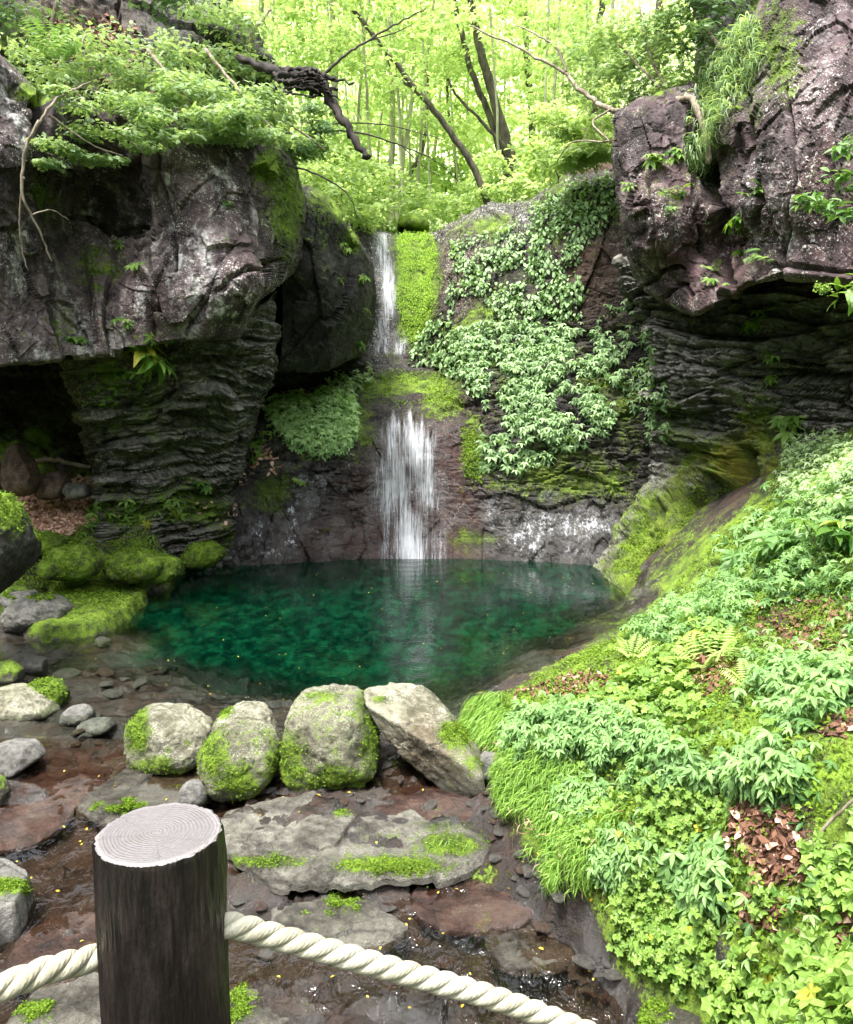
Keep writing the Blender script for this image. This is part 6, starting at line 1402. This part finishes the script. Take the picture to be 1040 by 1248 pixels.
# understorey bushes along the lip and slope
GB = 'bushes on the forest floor above the fall'
BUSH = None
bl = ['pale bush directly above the upper cascade', 'low bush right of the cascade top', 'bush at the foot of the twin trunks', 'bush left of the cascade against the rock shoulder', 'bush behind the creeper covered crest', 'rounded bush further back in the gap', 'bush at the foot of the leaning tree', 'bush under the pale straight trunk', 'far pale bush near the forked tree', 'small bush right of the twin trunks']
for (x, y, Y, s), lab in zip([(450, 250, 23, 1.0), (520, 262, 24, .9), (628, 232, 25, 1.2), (415, 235, 21, 1.0), (690, 205, 23, 1.2), (490, 235, 30, 1.3), (595, 240, 26, .8), (400, 200, 24, 1.3), (540, 225, 34, 1.6), (660, 205, 28, 1.2)], bl):
    c = P(x, y, Y); r = empty('bush', tuple(c - [0, 0, 1.0 * s])); tag(r, lab, 'bush', GB)
    if BUSH is None:
        rg = random.Random(5); pts, nr, b = clump_pts([(np.array([rg.uniform(-.9, .9), rg.uniform(-.7, .7), 1 + rg.uniform(-.7, .7)]), (.5, .5, .2), 90) for _ in range(22)])
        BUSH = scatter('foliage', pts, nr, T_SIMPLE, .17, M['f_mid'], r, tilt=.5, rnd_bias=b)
        BST = tubes('stem', [([(0, 0, -.4), (.1, 0, .5), (.3, .1, 1.2)], .03, .012), ([(0, 0, -.4), (-.15, .05, .5), (-.4, 0, 1.1)], .03, .012)], M['bark'], r, seg=6)
    else:
        for src in (BUSH, BST):
            o = src.copy(); COL.objects.link(o); o.parent = r
    r.scale = (s, s, s); r.rotation_euler = (0, 0, random.uniform(0, 6))
# far wood on the slope: one mass
cl = []
rg = random.Random(8)
for _ in range(620):
    Y = rg.uniform(30, 78); x = rg.uniform(-.42, .42) * Y; 
    if x / Y > .05 and x / Y < .2 and Y > 62: continue
    z = float(hill_z(np.array(x), np.array(Y))) + rg.uniform(0, 1) ** 1.3 * 10
    w_ = rg.uniform(.7, 1.6); cl.append((np.array([x, Y, z]), (w_, w_, w_ * .4), 50))
pts, nr, b = clump_pts(cl)
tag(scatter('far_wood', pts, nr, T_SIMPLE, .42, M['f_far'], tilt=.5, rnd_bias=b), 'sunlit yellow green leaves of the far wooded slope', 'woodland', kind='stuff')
# far stems
lst = []
for _ in range(100):
    Y = rg.uniform(25, 58); x = rg.uniform(-.22, .24) * Y; z = float(hill_z(np.array(x), np.array(Y))); l = rg.uniform(-1, 1)
    lst.append(([(x, Y, z - .5), (x + l * .4, Y, z + 4), (x + l, Y, z + 9)], rg.uniform(.03, .075), .025))
tag(tubes('far_stems', lst, M['bark_pale'], seg=5), 'many thin pale stems of the far wood', 'woodland', kind='stuff')
# upper rock lip
boulder('rock', [(484, 280), (486, 268), (505, 264), (522, 270), (524, 282)], 'low moss covered rock at the very top of the green strip', 'rock', Yc=22, mat='bmoss', sub=4, moss=[(500, 270, 40, 20, 1.2)], seed=55)
# ------------------------------------------------------------------ camera, light
cam = bpy.data.cameras.new('camera'); co_ = bpy.data.objects.new('camera', cam); COL.objects.link(co_)
co_.location = (0, 0, CAMZ); co_.rotation_euler = (math.radians(90) - PITCH, 0, 0)
cam.sensor_fit = 'HORIZONTAL'; cam.sensor_width = 36; cam.lens = 36 * F / 1040; cam.clip_start = .05; cam.clip_end = 2000
scene.camera = co_
w = bpy.data.worlds.new('World'); scene.world = w; w.use_nodes = True
nt = w.node_tree; nt.nodes.clear()
sky = nt.nodes.new('ShaderNodeTexSky'); sky.sky_type = 'NISHITA'; sky.sun_disc = False
SUN_EL, SUN_AZ = math.radians(70), math.radians(-140)   # azimuth from +Y, negative = left
sky.sun_elevation = SUN_EL; sky.sun_rotation = SUN_AZ
sky.dust_density = 3.0; sky.air_density = 1.0
hs = nt.nodes.new('ShaderNodeHueSaturation'); hs.inputs['Saturation'].default_value = .25
bg = nt.nodes.new('ShaderNodeBackground'); bg.inputs['Strength'].default_value = .62
out = nt.nodes.new('ShaderNodeOutputWorld')
nt.links.new(sky.outputs[0], hs.inputs['Color']); nt.links.new(hs.outputs[0], bg.inputs[0]); nt.links.new(bg.outputs[0], out.inputs[0])
sl = bpy.data.lights.new('sun', 'SUN'); sl.energy = 9.0; sl.angle = math.radians(14); sl.color = (1, .96, .88)
so = bpy.data.objects.new('sun', sl); COL.objects.link(so)
dirv = Vector((math.sin(SUN_AZ) * math.cos(SUN_EL), math.cos(SUN_AZ) * math.cos(SUN_EL), math.sin(SUN_EL)))
so.rotation_euler = dirv.to_track_quat('Z', 'Y').to_euler(); so.location = (0, 0, 30)
scene.view_settings.view_transform = 'Standard'; scene.view_settings.look = 'None'; scene.view_settings.exposure = 0
scene.cycles.max_bounces = 6; scene.cycles.transparent_max_bounces = 12
scene.cycles.use_adaptive_sampling = True; scene.cycles.adaptive_threshold = .035
scene.cycles.caustics_reflective = False; scene.cycles.caustics_refractive = False
scene.cycles.use_denoising = True
